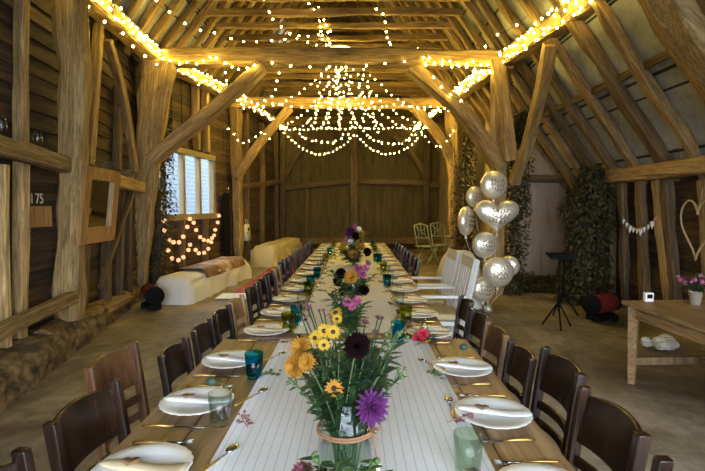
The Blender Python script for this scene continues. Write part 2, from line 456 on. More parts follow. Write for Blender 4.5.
for i, ((x0, y0), (x1, y1)) in enumerate(zip(POLY_L, POLY_L[1:])):
    nrm = V((y1-y0, -(x1-x0), 0)).normalized()
    sk = None
    if i == 3:
        L = math.hypot(x1-x0, y1-y0); k = L/(y1-y0)
        sk = ((WIN_D0-y0)*k, (WIN_D1-y0)*k, WIN_Z0, WIN_Z1)
    boarded(wm, x0, y0, x1, y1, 0, 4.3, nrm, bh=.17 if i < 3 else .2, lap=.03 if i < 3 else .02, skip=sk, vertical=(i >= 3))
wl_o = struct(wm.build('wall_left', 'boards', smooth=False))

# roof planes
RIDGE = (-.3, 7.93)
def roof_r(x): return 1.92+1.43*(3.9-x)+.14
def roof_l(x): return 4.02+1.35*(x+3.25)+.14
rm = MB()
# left slope with narrow slipped-slate gaps
xs_l = [-3.75, -2.25, -1.8, RIDGE[0]]
ds = [-4, 11.76, 11.88, 12.19, 12.31, 12.62, 12.74, 13.05, 13.17, 16.9]
for i in range(len(ds)-1):
    for j in range(3):
        if j == 1 and i in (1, 3, 5, 7): continue
        x0, x1 = xs_l[j], xs_l[j+1]; y0, y1 = ds[i], ds[i+1]
        rm.add([(x0, y0, roof_l(x0)), (x1, y0, roof_l(x1)), (x1, y1, roof_l(x1)), (x0, y1, roof_l(x0))], [(0, 1, 2, 3)])
        rm.add([(x0, y0, roof_l(x0)+.06), (x1, y0, roof_l(x1)+.06), (x1, y1, roof_l(x1)+.06), (x0, y1, roof_l(x0)+.06)], [(3, 2, 1, 0)])
xr0, xr1 = RIDGE[0], 4.25
rm.add([(xr0, -4, roof_r(xr0)), (xr1, -4, roof_r(xr1)), (xr1, 16.9, roof_r(xr1)), (xr0, 16.9, roof_r(xr0)),
        (xr0, -4, roof_r(xr0)+.06), (xr1, -4, roof_r(xr1)+.06), (xr1, 16.9, roof_r(xr1)+.06), (xr0, 16.9, roof_r(xr0)+.06)],
       [(0, 3, 2, 1), (4, 5, 6, 7), (0, 1, 5, 4), (2, 3, 7, 6), (1, 2, 6, 5)])
roof = struct(rm.build('ceiling', 'roof', smooth=False))
# rafters and collars belong to the ceiling
def rafter_pair(d, left):
    w = R.uniform(.08, .115); h = R.uniform(.11, .14)
    if left: beam('rafter', (-3.45, d, roof_l(-3.45)-.12), (RIDGE[0], d+R.uniform(-.03, .03), roof_l(RIDGE[0])-.12), w, h, 'rafter', roof, bend=R.uniform(-.02, .02), bdir=(0, 1, 0), wob=.02, up=(0, 1, 0))
    else: beam('rafter', (4.0, d+R.uniform(-.04, .04), roof_r(4.0)-.12), (RIDGE[0], d, roof_r(RIDGE[0])-.12), w*1.1, h*1.1, 'rafter', roof, bend=R.uniform(-.05, .05), bdir=(0, 1, 0), wob=.035, up=(0, 1, 0))
d = 1.15
while d < 16.5: rafter_pair(d, True); d += .43
d = 1.1
while d < 16.5: rafter_pair(d, False); d += .6 if d < 7 else .47
d = 7.2; k = 0
while d < 16.5:
    zc = 4.9+R.uniform(-.03, .03)
    beam('collar', (-2.62, d+.1, zc), (1.88, d+.1, zc), .09, R.uniform(.1, .15), 'rafter', roof, wob=.02)
    if k % 2 and d > 8: beam('collar', (-1.2, d+.1, 6.6), (.55, d+.1, 6.6), .09, .12, 'rafter', roof, wob=.02)
    d += .605; k += 1
for (x) in (3.2,): beam('purlin', (x, 1., roof_r(x)-.05), (x, 16.4, roof_r(x)-.05), .05, .09, 'beam_dark', roof, wob=.02, seg=40)
for (x) in (-2.2,): beam('purlin', (x, 1., roof_l(x)-.05), (x, 16.4, roof_l(x)-.05), .09, .12, 'beam_dark', roof, wob=.02, seg=40)
beam('ridge_board', (RIDGE[0], 1., RIDGE[1]+.0), (RIDGE[0], 16.4, RIDGE[1]+.0), .05, .2, 'beam_dark', roof)
# slate battens seen between the left rafters

# back wall : boarded panels with gable
bw = MB()
bw.add([(-3.9, 16.5, 0), (4.4, 16.5, 0), (4.4, 16.5, 1.6), (RIDGE[0], 16.5, 8.3), (-3.9, 16.5, 3.6),
        (-3.9, 16.7, 0), (4.4, 16.7, 0), (4.4, 16.7, 1.6), (RIDGE[0], 16.7, 8.3), (-3.9, 16.7, 3.6)],
       [(0, 1, 2, 3, 4), (9, 8, 7, 6, 5)])
wb = struct(bw.build('wall_back', 'panel', smooth=False))
# right wall : near aisle, low and boarded; end of the aisle; rear nave side
wr = MB()
boarded(wr, 4.02, 9.0, 4.02, 1.5, 0, 1.95, V((-1, 0, 0)), bh=.19, lap=.03)
wr_o = struct(wr.build('wall_right', 'boards', smooth=False))
we = MB()
we.add([(2.95, 8.95, 0), (4.05, 8.95, 0), (4.05, 8.95, 1.9), (2.95, 8.95, 3.45), (2.95, 9.1, 0), (4.05, 9.1, 0), (4.05, 9.1, 1.9), (2.95, 9.1, 3.45)],
       [(0, 1, 2, 3), (7, 6, 5, 4), (0, 3, 7, 4)])
wall_end = struct(we.build('wall_aisle_end', 'plaster', smooth=False))
wn_ = MB(); wn_.box(2.95, 3.05, 9.1, 16.5, 0, 3.6)
wall_rr = struct(wn_.build('wall_right_rear', 'plaster', smooth=False))

wf = MB()
boarded(wf, 4.2, -2.3, 2.6, -2.3, 0, 3.6, V((0, 1, 0)), bh=.2, lap=.03)
boarded(wf, -1.7, -2.3, -3.1, -2.3, 0, 4.2, V((0, 1, 0)), bh=.2, lap=.03)
boarded(wf, 4.2, -2.3, -3.1, -2.3, 3.0, 7.9, V((0, 1, 0)), bh=.2, lap=.03)
struct(wf.build('wall_front', 'boards', smooth=False))
# back wall framing (parts of the wall)
def bb(px0, py0, px1, py1, w, h=.1, dd=16.38, **k):
    return beam(k.pop('name', 'stud'), P(px0, py0, dd), P(px1, py1, dd), w, h, k.pop('mat', 'beam_dark'), wb, up=(0, 1, 0), **k)
bb(354, 243, 354, 128, .26, .2)
bb(283, 247, 283, 120, .2, .2); bb(425, 247, 427, 118, .24, .2)
bb(282, 188, 351, 181, .18, .12, name='rail'); bb(358, 181, 424, 183, .18, .12, name='rail'); bb(428, 185, 452, 186, .16, .12, name='rail')
bb(307, 244, 307, 189, .13, .1)
bb(240, 241, 452, 241, .24, .3, dd=16.2, name='sill')
bb(245, 121, 450, 121, .3, .24, name='tie')
bb(286, 176, 316, 134, .18, .14, bend=.12, bdir=(-1, 0, 1)); bb(424, 174, 394, 136, .18, .14, bend=.12, bdir=(1, 0, 1))

# main frames -------------------------------------------------------------
FRG = 'main timbers of the barn frame'
def timber(name, p0, p1, w, h, label, cat, mat='beam', **k):
    return tag(beam(name, p0, p1, w, h, mat, **k), label, cat, FRG)
# left plate (wall top) and right arcade plate
pl = [V((-2.95, 1.5, 3.98)), V((-3.0, 4.9, 3.85)), V((-3.22, 7.75, 3.86)), V((-2.75, 11.2, 4.0)), V((-2.5, 16.4, 4.2))]
plr = [V((2.9, 1.5, 3.95)), V((2.78, 5.2, 3.82)), V((2.42, 7.8, 3.84)), V((2.3, 11.2, 4.0)), V((2.2, 16.4, 4.2))]
lab = ['nearest length', 'length behind the nearest tall left post', 'length above the window', 'length running to the back wall']
for i in range(4):
    timber('wall_plate', pl[i], pl[i+1], .26, .22, 'oak beam along the left wall top, '+lab[i], 'beam', wob=.02)
for i in range(4):
    timber('arcade_plate', plr[i], plr[i+1], .26, .24, 'oak beam under the right rafters, '+['nearest length', 'length above the curved strut', 'length over the far post with ivy', 'length running to the back wall'][i], 'beam', wob=.02)
# first tie frame
timber('tie_beam', (-3.3, 7.72, 3.84), (2.55, 7.78, 3.82), .24, .26, 'massive oak cross beam nearest the camera, wrapped in fairy lights', 'beam', wob=.02, bend=.04)
timber('tie_beam', (-3.0, 11.2, 3.9), (2.5, 11.25, 3.9), .2, .24, 'second oak cross beam, behind the light canopy', 'beam', wob=.02)
timber('oak_post', (-3.47, 7.55, 0), (-3.1, 7.62, 3.74), .21, .26, 'flared oak post left of the window with a brace rising from it', 'post', taper=(.68, 1.9), wob=.03, bend=.07, bdir=(-1, 0, 0))
timber('oak_post', P(70, 318, 4.85), P(72, -18, 4.85), .235, .24, 'thickest rounded oak post, at the left beside the framed mirror', 'post', taper=(.98, 1.15), wob=.05, round_=.45)
timber('oak_post', (2.42, 7.9, 0), (2.4, 7.86, 3.72), .22, .24, 'oak post behind the silver balloons', 'post', wob=.03, taper=(.9, 1.3))
timber('oak_post', (-2.82, 11.4, 0), (-2.84, 11.3, 3.85), .18, .2, 'oak post between the black door and the white bag', 'post', wob=.03, taper=(.9, 1.3))
timber('oak_post', (2.42, 11.3, 0), (2.34, 11.25, 3.85), .24, .24, 'oak post behind the green folding chairs on the right', 'post', wob=.03, taper=(.9, 1.3))
# braces
timber('oak_brace', P(150, 161, 7.55), P(262, 66, 7.72), .2, .24, 'straight oak brace rising from the flared post over the window', 'brace', mat='beam', wob=.02, bend=.04, bdir=(0, 0, -1), up=(0, 1, 0))
timber('oak_brace', P(500, 168, 7.82), P(411, 68, 7.8), .22, .3, 'broad curved oak brace from the balloon post up to the first cross beam', 'brace', wob=.02, bend=.14, bdir=(1, 0, 1), up=(0, 1, 0))
timber('oak_brace', P(237, 177, 11.1), P(290, 108, 11.2), .18, .22, 'slim oak brace rising from the post by the black door', 'brace', wob=.02, bend=.06, bdir=(-1, 0, 1), up=(0, 1, 0))
timber('oak_brace', P(459, 180, 11.25), P(410, 104, 11.2), .2, .26, 'curved oak brace rising from the post behind the folding chairs', 'brace', wob=.02, bend=.16, bdir=(1, 0, 1), up=(0, 1, 0))
timber('oak_brace', P(514, 182, 7.6), P(549, 44, 6.4), .15, .2, 'slightly curved oak strut rising towards the camera from the balloon post', 'brace', wob=.02, bend=.08, bdir=(1, 0, 0), up=(0, 1, 0))
timber('oak_brace', P(460, 168, 11.1), P(458, 120, 10.2), .13, .15, 'short oak strut from the far right post to the roof beam', 'brace', wob=.02, up=(0, 1, 0))
timber('oak_brace', P(650, -45, 3.6), (3.84, 3.6, 1.98), .16, .26, 'thick curved oak timber at the top right corner', 'brace', wob=.04, bend=.3, bdir=(-1, 0, -1), up=(0, 1, 0))
timber('oak_post', (3.88, 3.6, 0), (3.88, 3.6, 1.85), .2, .2, 'short oak wall post at the right edge, under the thick curved timber', 'post')
timber('oak_post', (2.5, 7.6, 2.2), P(497, 60, 7.6), .16, .2, 'pale oak upright pegged to the front of the balloon post', 'post', wob=.03)

# left wall studs, rails : parts of the wall
def ws(px0, py0, px1, py1, w, h=.1, name='stud', mat='beam', off=.09, **k):
    return beam(name, wl(px0, py0, off), wl(px1, py1, off), w, h, mat, wl_o, up=(1, 0, 0), **k)
ws(19, 345, 23, -30, .095); ws(3, 360, 2, 165, .06)
ws(82, 305, 84, 245, .12, mat='beam_dark'); ws(88, 165, 100, 20, .11); ws(106, 302, 108, 235, .11, mat='beam_dark')
ws(135, 172, 108, 40, .12, h=.1, name='brace', bend=.1, bdir=(0, 1, .3), off=.16); ws(118, 305, 121, 180, .08, mat='beam_dark'); ws(117, 170, 119, 85, .09, mat='beam_dark')
ws(100, 288, 134, 190, .05, .05, name='brace', mat='beam_dark', off=.2)
ws(128, 300, 128, 190, .09, mat='beam_dark')
ws(-60, 130, 66, 165, .16, .14, name='rail', off=.2); ws(76, 172, 141, 187, .17, .14, name='rail', off=.2)
ws(-40, 350, 74, 296, .12, .1, name='rail', off=.24)
for px in (154, 246, 262, 276): 
    pt = wl(px, 160, .08); beam('stud', (pt.x, pt.y, 0.05), (pt.x, pt.y, 3.9), .14, .12, 'beam_dark', wl_o, wob=.02)
for px in (196, 206):
    pt = wl(px, 130, .08); beam('stud', (pt.x, pt.y, 2.6), (pt.x, pt.y, 3.9), .14, .12, 'beam', wl_o, wob=.02)
for px in (182, 205):
    pt = wl(px, 230, .06); beam('stud', (pt.x, pt.y, .05), (pt.x, pt.y, 1.22), .12, .09, 'beam_dark', wl_o, wob=.02)
ws(242, 187, 283, 181, .13, .1, name='rail', mat='beam_dark')

# stone plinth with a sill log
def plinth():
    mb = MB(); prof = [(0, 0), (.02, .1), (-.01, .22), (-.08, .3), (-.3, .32), (-.55, .3)]
    n = 60; k = len(prof)
    for i in range(n+1):
        t = i/n; d = 2.2+(7.2-2.2)*t; xb = -2.28-(d-2.2)*.215 if d > 2.2 else -2.3
        for j, (dx, z) in enumerate(prof):
            q = noise.noise(V((d*3.1, z*7, 2)))*.06+noise.noise(V((d*9, z*15, 5)))*.025
            mb.v.append((xb+dx*(1.3-.6*t)+q, d, max(0, z*(1.-.15*t)+q*.5) if j else -.01))
    for i in range(n):
        for j in range(k-1):
            a = i*k+j; mb.f.append((a, a+1, a+k+1, a+k)); mb.m.append(0)
    return struct(mb.build('trim_1', 'stone'))
plinth()
tag(beam('sill_log', P(40, 340, 4.25)+V((-.02, 0, 0)), P(128, 298, 6.6)+V((-.05, 0, .02)), .2, .16, 'beam', wob=.05, round_=.6), 'knobbly timber sill lying along the top of the low stone plinth', 'log')

# right aisle wall framing
def rs(px0, py0, px1, py1, X=3.9, w=.12, h=.1, name='stud', mat='beam_dark', **k):
    def q(px, py):
        d = X*F/(px-VX); return P(px, py, d)
    return beam(name, q(px0, py0), q(px1, py1), w, h, mat, wr_o, up=(1, 0, 0), **k)
beam('eaves_plate', (3.86, 7.45, 1.92), (3.86, 1.5, 1.9), .2, .2, 'beam', wr_o, up=(1, 0, 0))
rs(644, 171, 730, 166, X=3.76, w=.12, h=.1, name='eaves_plate', mat='beam')
for a, b, w_, mt in ((612, 612, .08, 'beam_dark'), (622, 626, .1, 'beam_dark'), (640, 647, .14, 'beam_dark'), (656, 672, .15, 'beam'), (667, 680, .1, 'beam_dark'), (704, 712, .14, 'beam')):
    rs(a, 180, b, 330, w=w_, mat=mt, wob=.02)
beam('rail', (2.95, 8.88, 2.0), (3.95, 8.88, 1.98), .14, .16, 'beam_dark', wall_end, up=(0, 1, 0))
beam('rail', (2.9, 8.9, 3.05), (3.35, 8.9, 3.0), .1, .14, 'beam_dark', wall_end, up=(0, 1, 0))

# window: frame, mullions, panes, exterior
def window():
    x0, x1 = wallx(WIN_D0), wallx(WIN_D1)
    a = V((x0, WIN_D0, 0)); b = V((x1, WIN_D1, 0)); t = (b-a).normalized(); n = V((t.y, -t.x, 0)); L = (b-a).length
    root = empty('window_1', a); root['kind'] = 'structure'
    def bar(name, s0, s1, z0, z1, n0=-.06, n1=.05, mat='window_wood'):
        mb = MB()
        vs = [t*s+n*q+V((0, 0, z)) for z in (z0, z1) for q in (n0, n1) for s in (s0, s1)]
        mb.add(vs, [(0, 2, 3, 1), (4, 5, 7, 6), (0, 1, 5, 4), (2, 6, 7, 3), (0, 4, 6, 2), (1, 3, 7, 5)])
        return mb.build(name, mat, root, smooth=False)
    bar('window_frame', 0, .07, WIN_Z0, WIN_Z1); bar('window_frame', L-.07, L, WIN_Z0, WIN_Z1)
    bar('window_frame', 0, L, WIN_Z1-.05, WIN_Z1+.05, -.06, .08); bar('window_sill', -.1, L+.1, WIN_Z0-.09, WIN_Z0+.03, -.08, .1)
    for q in (.36, .68): bar('mullion', L*q-.045, L*q+.045, WIN_Z0, WIN_Z1, -.06, .04)
    bar('pane', .07, L-.07, WIN_Z0, WIN_Z1, -.012, -.006, 'glass')
window()
nb = MB(); nb.box(-6.6, -6.4, 3, 22, 0, 3.9)
tag(nb.build('neighbouring_barn', 'siding', smooth=False), 'pale boarded outbuilding seen through the window', 'building')
g = MB(); g.box(-30, 30, -30, 45, -.2, -.02); tag(g.build('yard_ground', 'ground', smooth=False), 'pale yard ground outside the barn', 'ground'); bpy.data.objects['yard_ground']['kind'] = 'structure'

# black door in left wall beside the window, with horseshoe
def door():
    a = P(221, 256, 10.85); x = wallx(10.85)
    r = empty('door_1', (wallx(10.72)+.09, 10.62, 0)); r['kind'] = 'structure'
    mb = MB()
    for i in range(2): mb.box(0, .03, i*.24, i*.24+.235, .02, 1.78)
    mb.build('door_leaf', 'black', r, smooth=False)
door()
hs = MB(); pts = [V((0, .07*math.cos(w), .08*math.sin(w))) for w in [PI*(.25+1.5*i/14) for i in range(15)]]
hs.tube(pts, .012, 6); o = hs.build('horseshoe', 'silver', loc=(wallx(10.88)+.13, 10.88, 1.86)); tag(o, 'metal horseshoe nailed above the black door', 'horseshoe')

# painted number on the lower left wall panel
cu = bpy.data.curves.new('painted_number', 'FONT'); cu.body = 'XIII 75'; cu.size = .135; cu.extrude = .002
tx = bpy.data.objects.new('painted_number', cu); C.objects.link(tx)
pA = wl(20, 203, .075); pB = wl(45, 203, .075)
dirw = (pB-pA); dirw.z = 0; dirw.normalize()
nn = V((dirw.y, -dirw.x, 0)); mt = Matrix((dirw, V((0, 0, 1)), nn)).transposed().to_4x4(); mt.translation = pA+V((0, 0, .0))
tx.matrix_world = mt; cu.materials.append(M['whitewash']); 
bpy.context.view_layer.update()
me = bpy.data.meshes.new_from_object(tx); t2 = bpy.data.objects.new('painted_number', me); t2.matrix_world = mt; bpy.data.objects.remove(tx); C.objects.link(t2)
t2.name = 'painted_number'; tag(t2, 'white painted number 75 on the dark board behind the left stud', 'marking')
pc = wl(37, 215, .05); bd_ = MB(); 
bd_.add([(0, 0, 0), tuple(dirw*.42), tuple(dirw*.42+V((0, 0, .2))), (0, 0, .2)]+[tuple(V(q)-nn*.02) for q in [(0, 0, 0), tuple(dirw*.42), tuple(dirw*.42+V((0, 0, .2))), (0, 0, .2)]], [(0, 1, 2, 3), (7, 6, 5, 4), (0, 4, 5, 1), (2, 6, 7, 3), (1, 5, 6, 2), (0, 3, 7, 4)])
bd_.build('patch_board', 'frame', wl_o, smooth=False, loc=wl(27, 228, .05))

# mirror ---------------------------------------------------------------
def mirror():
    a = P(77, 245, 4.7); b = P(112, 240, 5.5)
    t = (b-a); t.z = 0; L = t.length; t.normalize(); n = V((t.y, -t.x, 0)); up = (V((0, 0, 1))+n*.12).normalized(); nn = t.cross(up)
    r = empty('framed_mirror', a); tag(r, 'oak framed mirror hanging on the left wall behind the thick post', 'mirror')
    H = .8
    def slab(name, s0, s1, z0, z1, n0, n1, mat):
        mb = MB(); vs = [t*s+up*z+nn*q for z in (z0, z1) for q in (n0, n1) for s in (s0, s1)]
        mb.add(vs, [(0, 1, 3, 2), (4, 6, 7, 5), (0, 4, 5, 1), (2, 3, 7, 6), (0, 2, 6, 4), (1, 5, 7, 3)])
        return mb.build(name, mat, r, smooth=False)
    fw = .13
    o = MB()
    for (s0, s1, z0, z1) in ((0, fw, 0, H), (L-fw, L, 0, H), (fw, L-fw, 0, fw*1.25), (fw, L-fw, H-fw, H)):
        vs = [t*s+up*z+nn*q for z in (z0, z1) for q in (-.02, .03) for s in (s0, s1)]
        o.add(vs, [(0, 1, 3, 2), (4, 6, 7, 5), (0, 4, 5, 1), (2, 3, 7, 6), (0, 2, 6, 4), (1, 5, 7, 3)])
    o.build('frame', 'frame', r, smooth=False)
    slab('mirror_pane', fw*.9, L-fw*.9, fw*1.1, H-fw*.9, -.01, .0, 'mirror')
mirror()

# ------------------------------------------------------------------ tables
TZ = .75
tspec = [(-.71, .60, .62, 2.5, 'nearest the camera, its edge under the closest plates'), (-.62, .53, 2.52, 4.2, 'second from the camera'), (-.66, .57, 4.22, 5.9, 'third from the camera, in the middle of the row'), (-.66, .58, 5.92, 7.6, 'fourth from the camera'), (-.66, .59, 7.62, 9.3, 'furthest from the camera, nearest the back wall')]
for (x0, x1, y0, y1, tx_) in tspec:
    r = empty('trestle_table', ((x0+x1)/2, (y0+y1)/2, 0)); tag(r, 'long scrubbed pine table '+tx_, 'table', 'tables set end to end')
    W = (x1-x0); L = y1-y0; n = max(5, round(W/.185)); mb = MB()
    for i in range(n):
        a = -W/2+W*i/n; mb.box(a+.0015, a+W/n-.0015, -L/2+R.uniform(0, .008), L/2-R.uniform(0, .008), TZ-.035, TZ)
    bev(mb.build('tabletop', 'table', r, smooth=False), .003, 1)
    for sy in (-1, 1):
        yy = sy*(L/2-.28)
        mb = MB(); mb.box(-.3, .3, yy-.03, yy+.03, TZ-.1, TZ-.036); mb.build('crossbar', 'trestle', r, smooth=False)
        for sx in (-1, 1):
            mb = MB(); mb.tube([(sx*.26, yy, TZ-.1), (sx*.3, yy, 0)], .03, 4); mb.build('leg', 'trestle', r, smooth=False)

def clothstrip(name, x0, x1, y0, y1, z, mat, wob=.003):
    mb = MB(); nx, ny = 12, int((y1-y0)/.06)
    for lay in (0, 1):
        for j in range(ny+1):
            for i in range(nx+1):
                y = y0+(y1-y0)*j/ny; x = x0+(x1-x0)*i/nx+noise.noise(V((i*.02, y*.8, 3)))*.012
                h = max(0, noise.noise(V((x*4, y*2.5, 1)))*wob*2)
                mb.v.append((x, y, z+.0015+lay*.003+h))
    N = (nx+1)*(ny+1)
    for j in range(ny):
        for i in range(nx):
            a = j*(nx+1)+i; mb.f.append((a+N, a+N+1, a+N+nx+2, a+N+nx+1)); mb.f.append((a+nx+1, a+nx+2, a+1, a)); mb.m += [0, 0]
    for j in range(ny):
        for i, s in ((0, 0), (nx, 1)):
            a = j*(nx+1)+i; q = (a, a+nx+1, a+nx+1+N, a+N); mb.f.append(q if not s else q[::-1]); mb.m.append(0)
    return mb.build(name, mat)
tag(clothstrip('table_runner', -.40, .375, .64, 2.47, TZ, 'runner'), 'white table runner with thin grey stripes under the nearest flowers', 'table runner')
tag(clothstrip('table_runner', -.345, .30, 2.6, 9.2, TZ, 'runner_far'), 'cream striped table runner running down the far tables', 'table runner')

# ------------------------------------------------------------------ place settings
def mk_plate():
    r = empty('dinner_plate'); mb = MB()
    prof = [(.0001, .003), (.06, .003), (.065, 0), (.07, .003), (.085, .008), (.1, .012), (.125, .018), (.128, .02), (.1265, .0215), (.1, .0155), (.085, .012), (.078, .008), (.0001, .007)]
    mb.lathe(prof, 40, mod=lambda w, rr: 1+(.012*math.cos(w*20) if rr > .11 else 0)); mb.build('plate_body', 'porcelain', r)
    return r
def simple(mb, name, mat): return mb.build(name, mat)
def plate_mesh(n=48, rim=None):
    mb = MB()
    prof = [(.0001, .003), (.06, .003), (.065, 0), (.07, .003), (.085, .008), (.1, .012), (.125, .018), (.128, .02), (.1265, .0215), (.1, .0155), (.085, .012), (.078, .008), (.0001, .007)]
    mb.lathe(prof, n, mod=lambda w, rr: 1+(.012*math.cos(w*24) if rr > .11 else 0)); return mb
def napkin_mesh():
    "linen napkin folded to a long strip with pointed end, resting across the plate rim"
    mb = MB(); nx = 14
    prof = [(-.02, 0), (-.023, .003), (-.018, .008), (0, .01), (.018, .008), (.023, .003), (.02, 0)]
    for i in range(nx+1):
        t = i/nx; x = -.115+.235*t; s = 1-.6*max(0, (.22-t)/.22) ; zz = .019+.003*math.sin(t*6)-.008*math.sin(PI*t)
        for (y, z) in prof: mb.v.append((x, y*s*(1+.1*math.sin(t*9)), zz+z*(.8+.25*math.sin(t*5))))
    k = len(prof)
    for i in range(nx):
        for j in range(k):
            j2 = (j+1) % k; mb.f.append((i*k+j, (i+1)*k+j, (i+1)*k+j2, i*k+j2)); mb.m.append(0)
    mb.f.append(tuple(range(k))); mb.f.append(tuple(nx*k+j for j in range(k-1, -1, -1))); mb.m += [0, 0]
    return mb
def heart_mesh(s=.03, th=.003):
    mb = MB(); n = 26; pts = []
    for i in range(n):
        t = 2*PI*i/n; pts.append((s*16*math.sin(t)**3/16, s*(13*math.cos(t)-5*math.cos(2*t)-2*math.cos(3*t)-math.cos(4*t))/16))
    mb.v = [(x, y, 0) for x, y in pts]+[(x, y, th) for x, y in pts]
    mb.f = [tuple(range(n-1, -1, -1)), tuple(range(n, 2*n))]+[(i, (i+1) % n, n+(i+1) % n, n+i) for i in range(n)]; mb.m = [0]*len(mb.f); return mb
def cutlery(kind):
    r = empty(kind); hb = MB()
    hb.tube([(-.1, 0, .004), (-.09, 0, .005), (-.05, 0, .006), (0, 0, .004)], [.004, .0055, .0045, .003], 8)
    hb.build('handle', 'brass', r)
    mb = MB()
    if kind == 'knife':
        mb.add([(0, -.003, .002), (.1, -.008, .002), (.115, .004, .002), (0, .004, .002), (0, -.003, .005), (.1, -.008, .0035), (.115, .004, .0035), (0, .004, .005)], [(3, 2, 1, 0), (4, 5, 6, 7), (0, 1, 5, 4), (1, 2, 6, 5), (2, 3, 7, 6), (3, 0, 4, 7)]); mb.build('blade', 'silver', r)
    elif kind == 'fork':
        mb.tube([(0, 0, .004), (.03, 0, .004), (.045, 0, .003)], [.003, .003, .009], 6)
        for q in (-.009, -.003, .003, .009): mb.tube([(.043, q, .003), (.06, q, .004), (.085, q, .009)], [.0016, .0016, .0008], 5)
        mb.build('tines', 'silver', r)
    else:
        mb.tube([(0, 0, .004), (.03, 0, .004)], .0028, 6); mb.ball((.052, 0, .008), .016, 12, (1.6, 1, .35)); mb.build('bowl', 'silver', r)
    return r
def tumbler_mesh(h=.105, r0=.03, r1=.039):
    mb = MB(); mb.lathe([(.0001, 0), (r0, 0), (r0+.003, .004), (r1, h), (r1-.0025, h), (r0, .012), (.0001, .012)], 20); return mb
PL = plate_mesh().build('dinner_plate', 'porcelain'); NK = napkin_mesh().build('napkin', 'napkin'); NKW = napkin_mesh().build('napkin', 'napkin_white')
HT = heart_mesh(.023).build('heart_tag', 'tag'); KN = cutlery('knife'); FK = cutlery('fork'); SP = cutlery('spoon')
GL = {k: tumbler_mesh().build('drinking_glass', 'glass_'+k if k != 'clear' else 'glass') for k in ('teal', 'lime', 'green', 'clear')}
first = {}
def put(src, loc, rz, label, cat, group):
    key = src.name
    if key not in first: first[key] = 1; o = src
    else: o = dup(src)
    o.location = loc; o.rotation_euler = (0, 0, rz); tag(o, label, cat, group); return o
ordn = ['first', 'second', 'third', 'fourth', 'fifth', 'sixth', 'seventh', 'eighth', 'ninth', 'tenth', 'eleventh', 'twelfth', 'thirteenth', 'fourteenth', 'fifteenth', 'sixteenth', 'seventeenth', 'eighteenth', 'nineteenth', 'twentieth']
leftd = [1.21, 1.645, 2.1]+[2.62+.455*i for i in range(14)]
rightd = [1.1, 1.55, 2.0]+[2.57+.455*i for i in range(14)]
gl_left = {0: None, 1: ('clear', -.44, 1.5, 0), 2: ('teal', -.42, 1.92, 0), 3: ('lime', -.385, 2.66, 0), 4: ('teal', -.36, 2.86, 0), 7: ('teal', -.39, 4.1, 0)}
gl_right = {0: ('green', .30, 1.21, 0), 1: None, 3: ('teal', .225, 2.42, 0), 6: ('teal', .285, 4.15, 0), 10: ('teal', .27, 6.0, 0)}
for side, dl in (('left', leftd), ('right', rightd)):
    sg = -1 if side == 'left' else 1
    for i, dd in enumerate(dl):
        near = i < 3
        X = (-.565 if near else -.50) if sg < 0 else (.465 if near else .415)
        wh = f'{ordn[i]} {side} place from the camera'
        base = TZ+.001
        o = put(PL, (X, dd, base), R.uniform(0, 6), 'white scalloped dinner plate at the '+wh, 'plate', 'dinner plates')
        rz = R.uniform(-.15, .15)+(0 if sg < 0 else -.12)
        nk = put(NKW if (near and sg > 0) or i in (1, 2) else NK, (X-.0, dd+.0, base+.004), rz, 'folded cream napkin on the plate at the '+wh, 'napkin', 'folded napkins')
        put(HT, (X-.035, dd+.005, base+.032), R.uniform(-.5, .5), 'brown heart tag on the napkin at the '+wh, 'tag', 'heart shaped place tags')
        put(KN, (X-.02, dd-.17, base), R.uniform(-.05, .05)+(PI if sg > 0 else 0), 'knife with gilded handle beside the plate at the '+wh, 'knife', 'knives')
        put(FK, (X+.0, dd+.17 if i % 2 else dd+.16, base), R.uniform(-.08, .08)+(PI if sg > 0 else 0), 'fork with gilded handle beside the plate at the '+wh, 'fork', 'forks')
        sx = (-.375 if near else -.335) if sg < 0 else (.335 if near else .285)
        put(SP, (sx+.0, dd+.06, base+.0065), PI/2+R.uniform(-.35, .35)+(-.35 if sg < 0 else .25), 'spoon with gilded handle at the runner edge, '+wh, 'spoon', 'dessert spoons')
        gsp = (gl_left if sg < 0 else gl_right).get(i, 'auto')
        if gsp == 'auto':
            kind = ['clear', 'lime', 'clear', 'teal', 'clear'][(i+(2 if sg > 0 else 0)) % 5]
            gsp = (kind, (-.38 if sg < 0 else .31), dd-.2, 0) if i > 2 else None
        if gsp:
            kind, gx, gy, _ = gsp
            nm = {'teal': 'turquoise', 'lime': 'yellow-green', 'green': 'greenish clear', 'clear': 'clear'}[kind]
            put(GL[kind], (gx, gy, base+(.006 if abs(gx) < .36 else 0)), 0, nm+' glass tumbler by the '+wh, 'glass', 'glass tumblers')

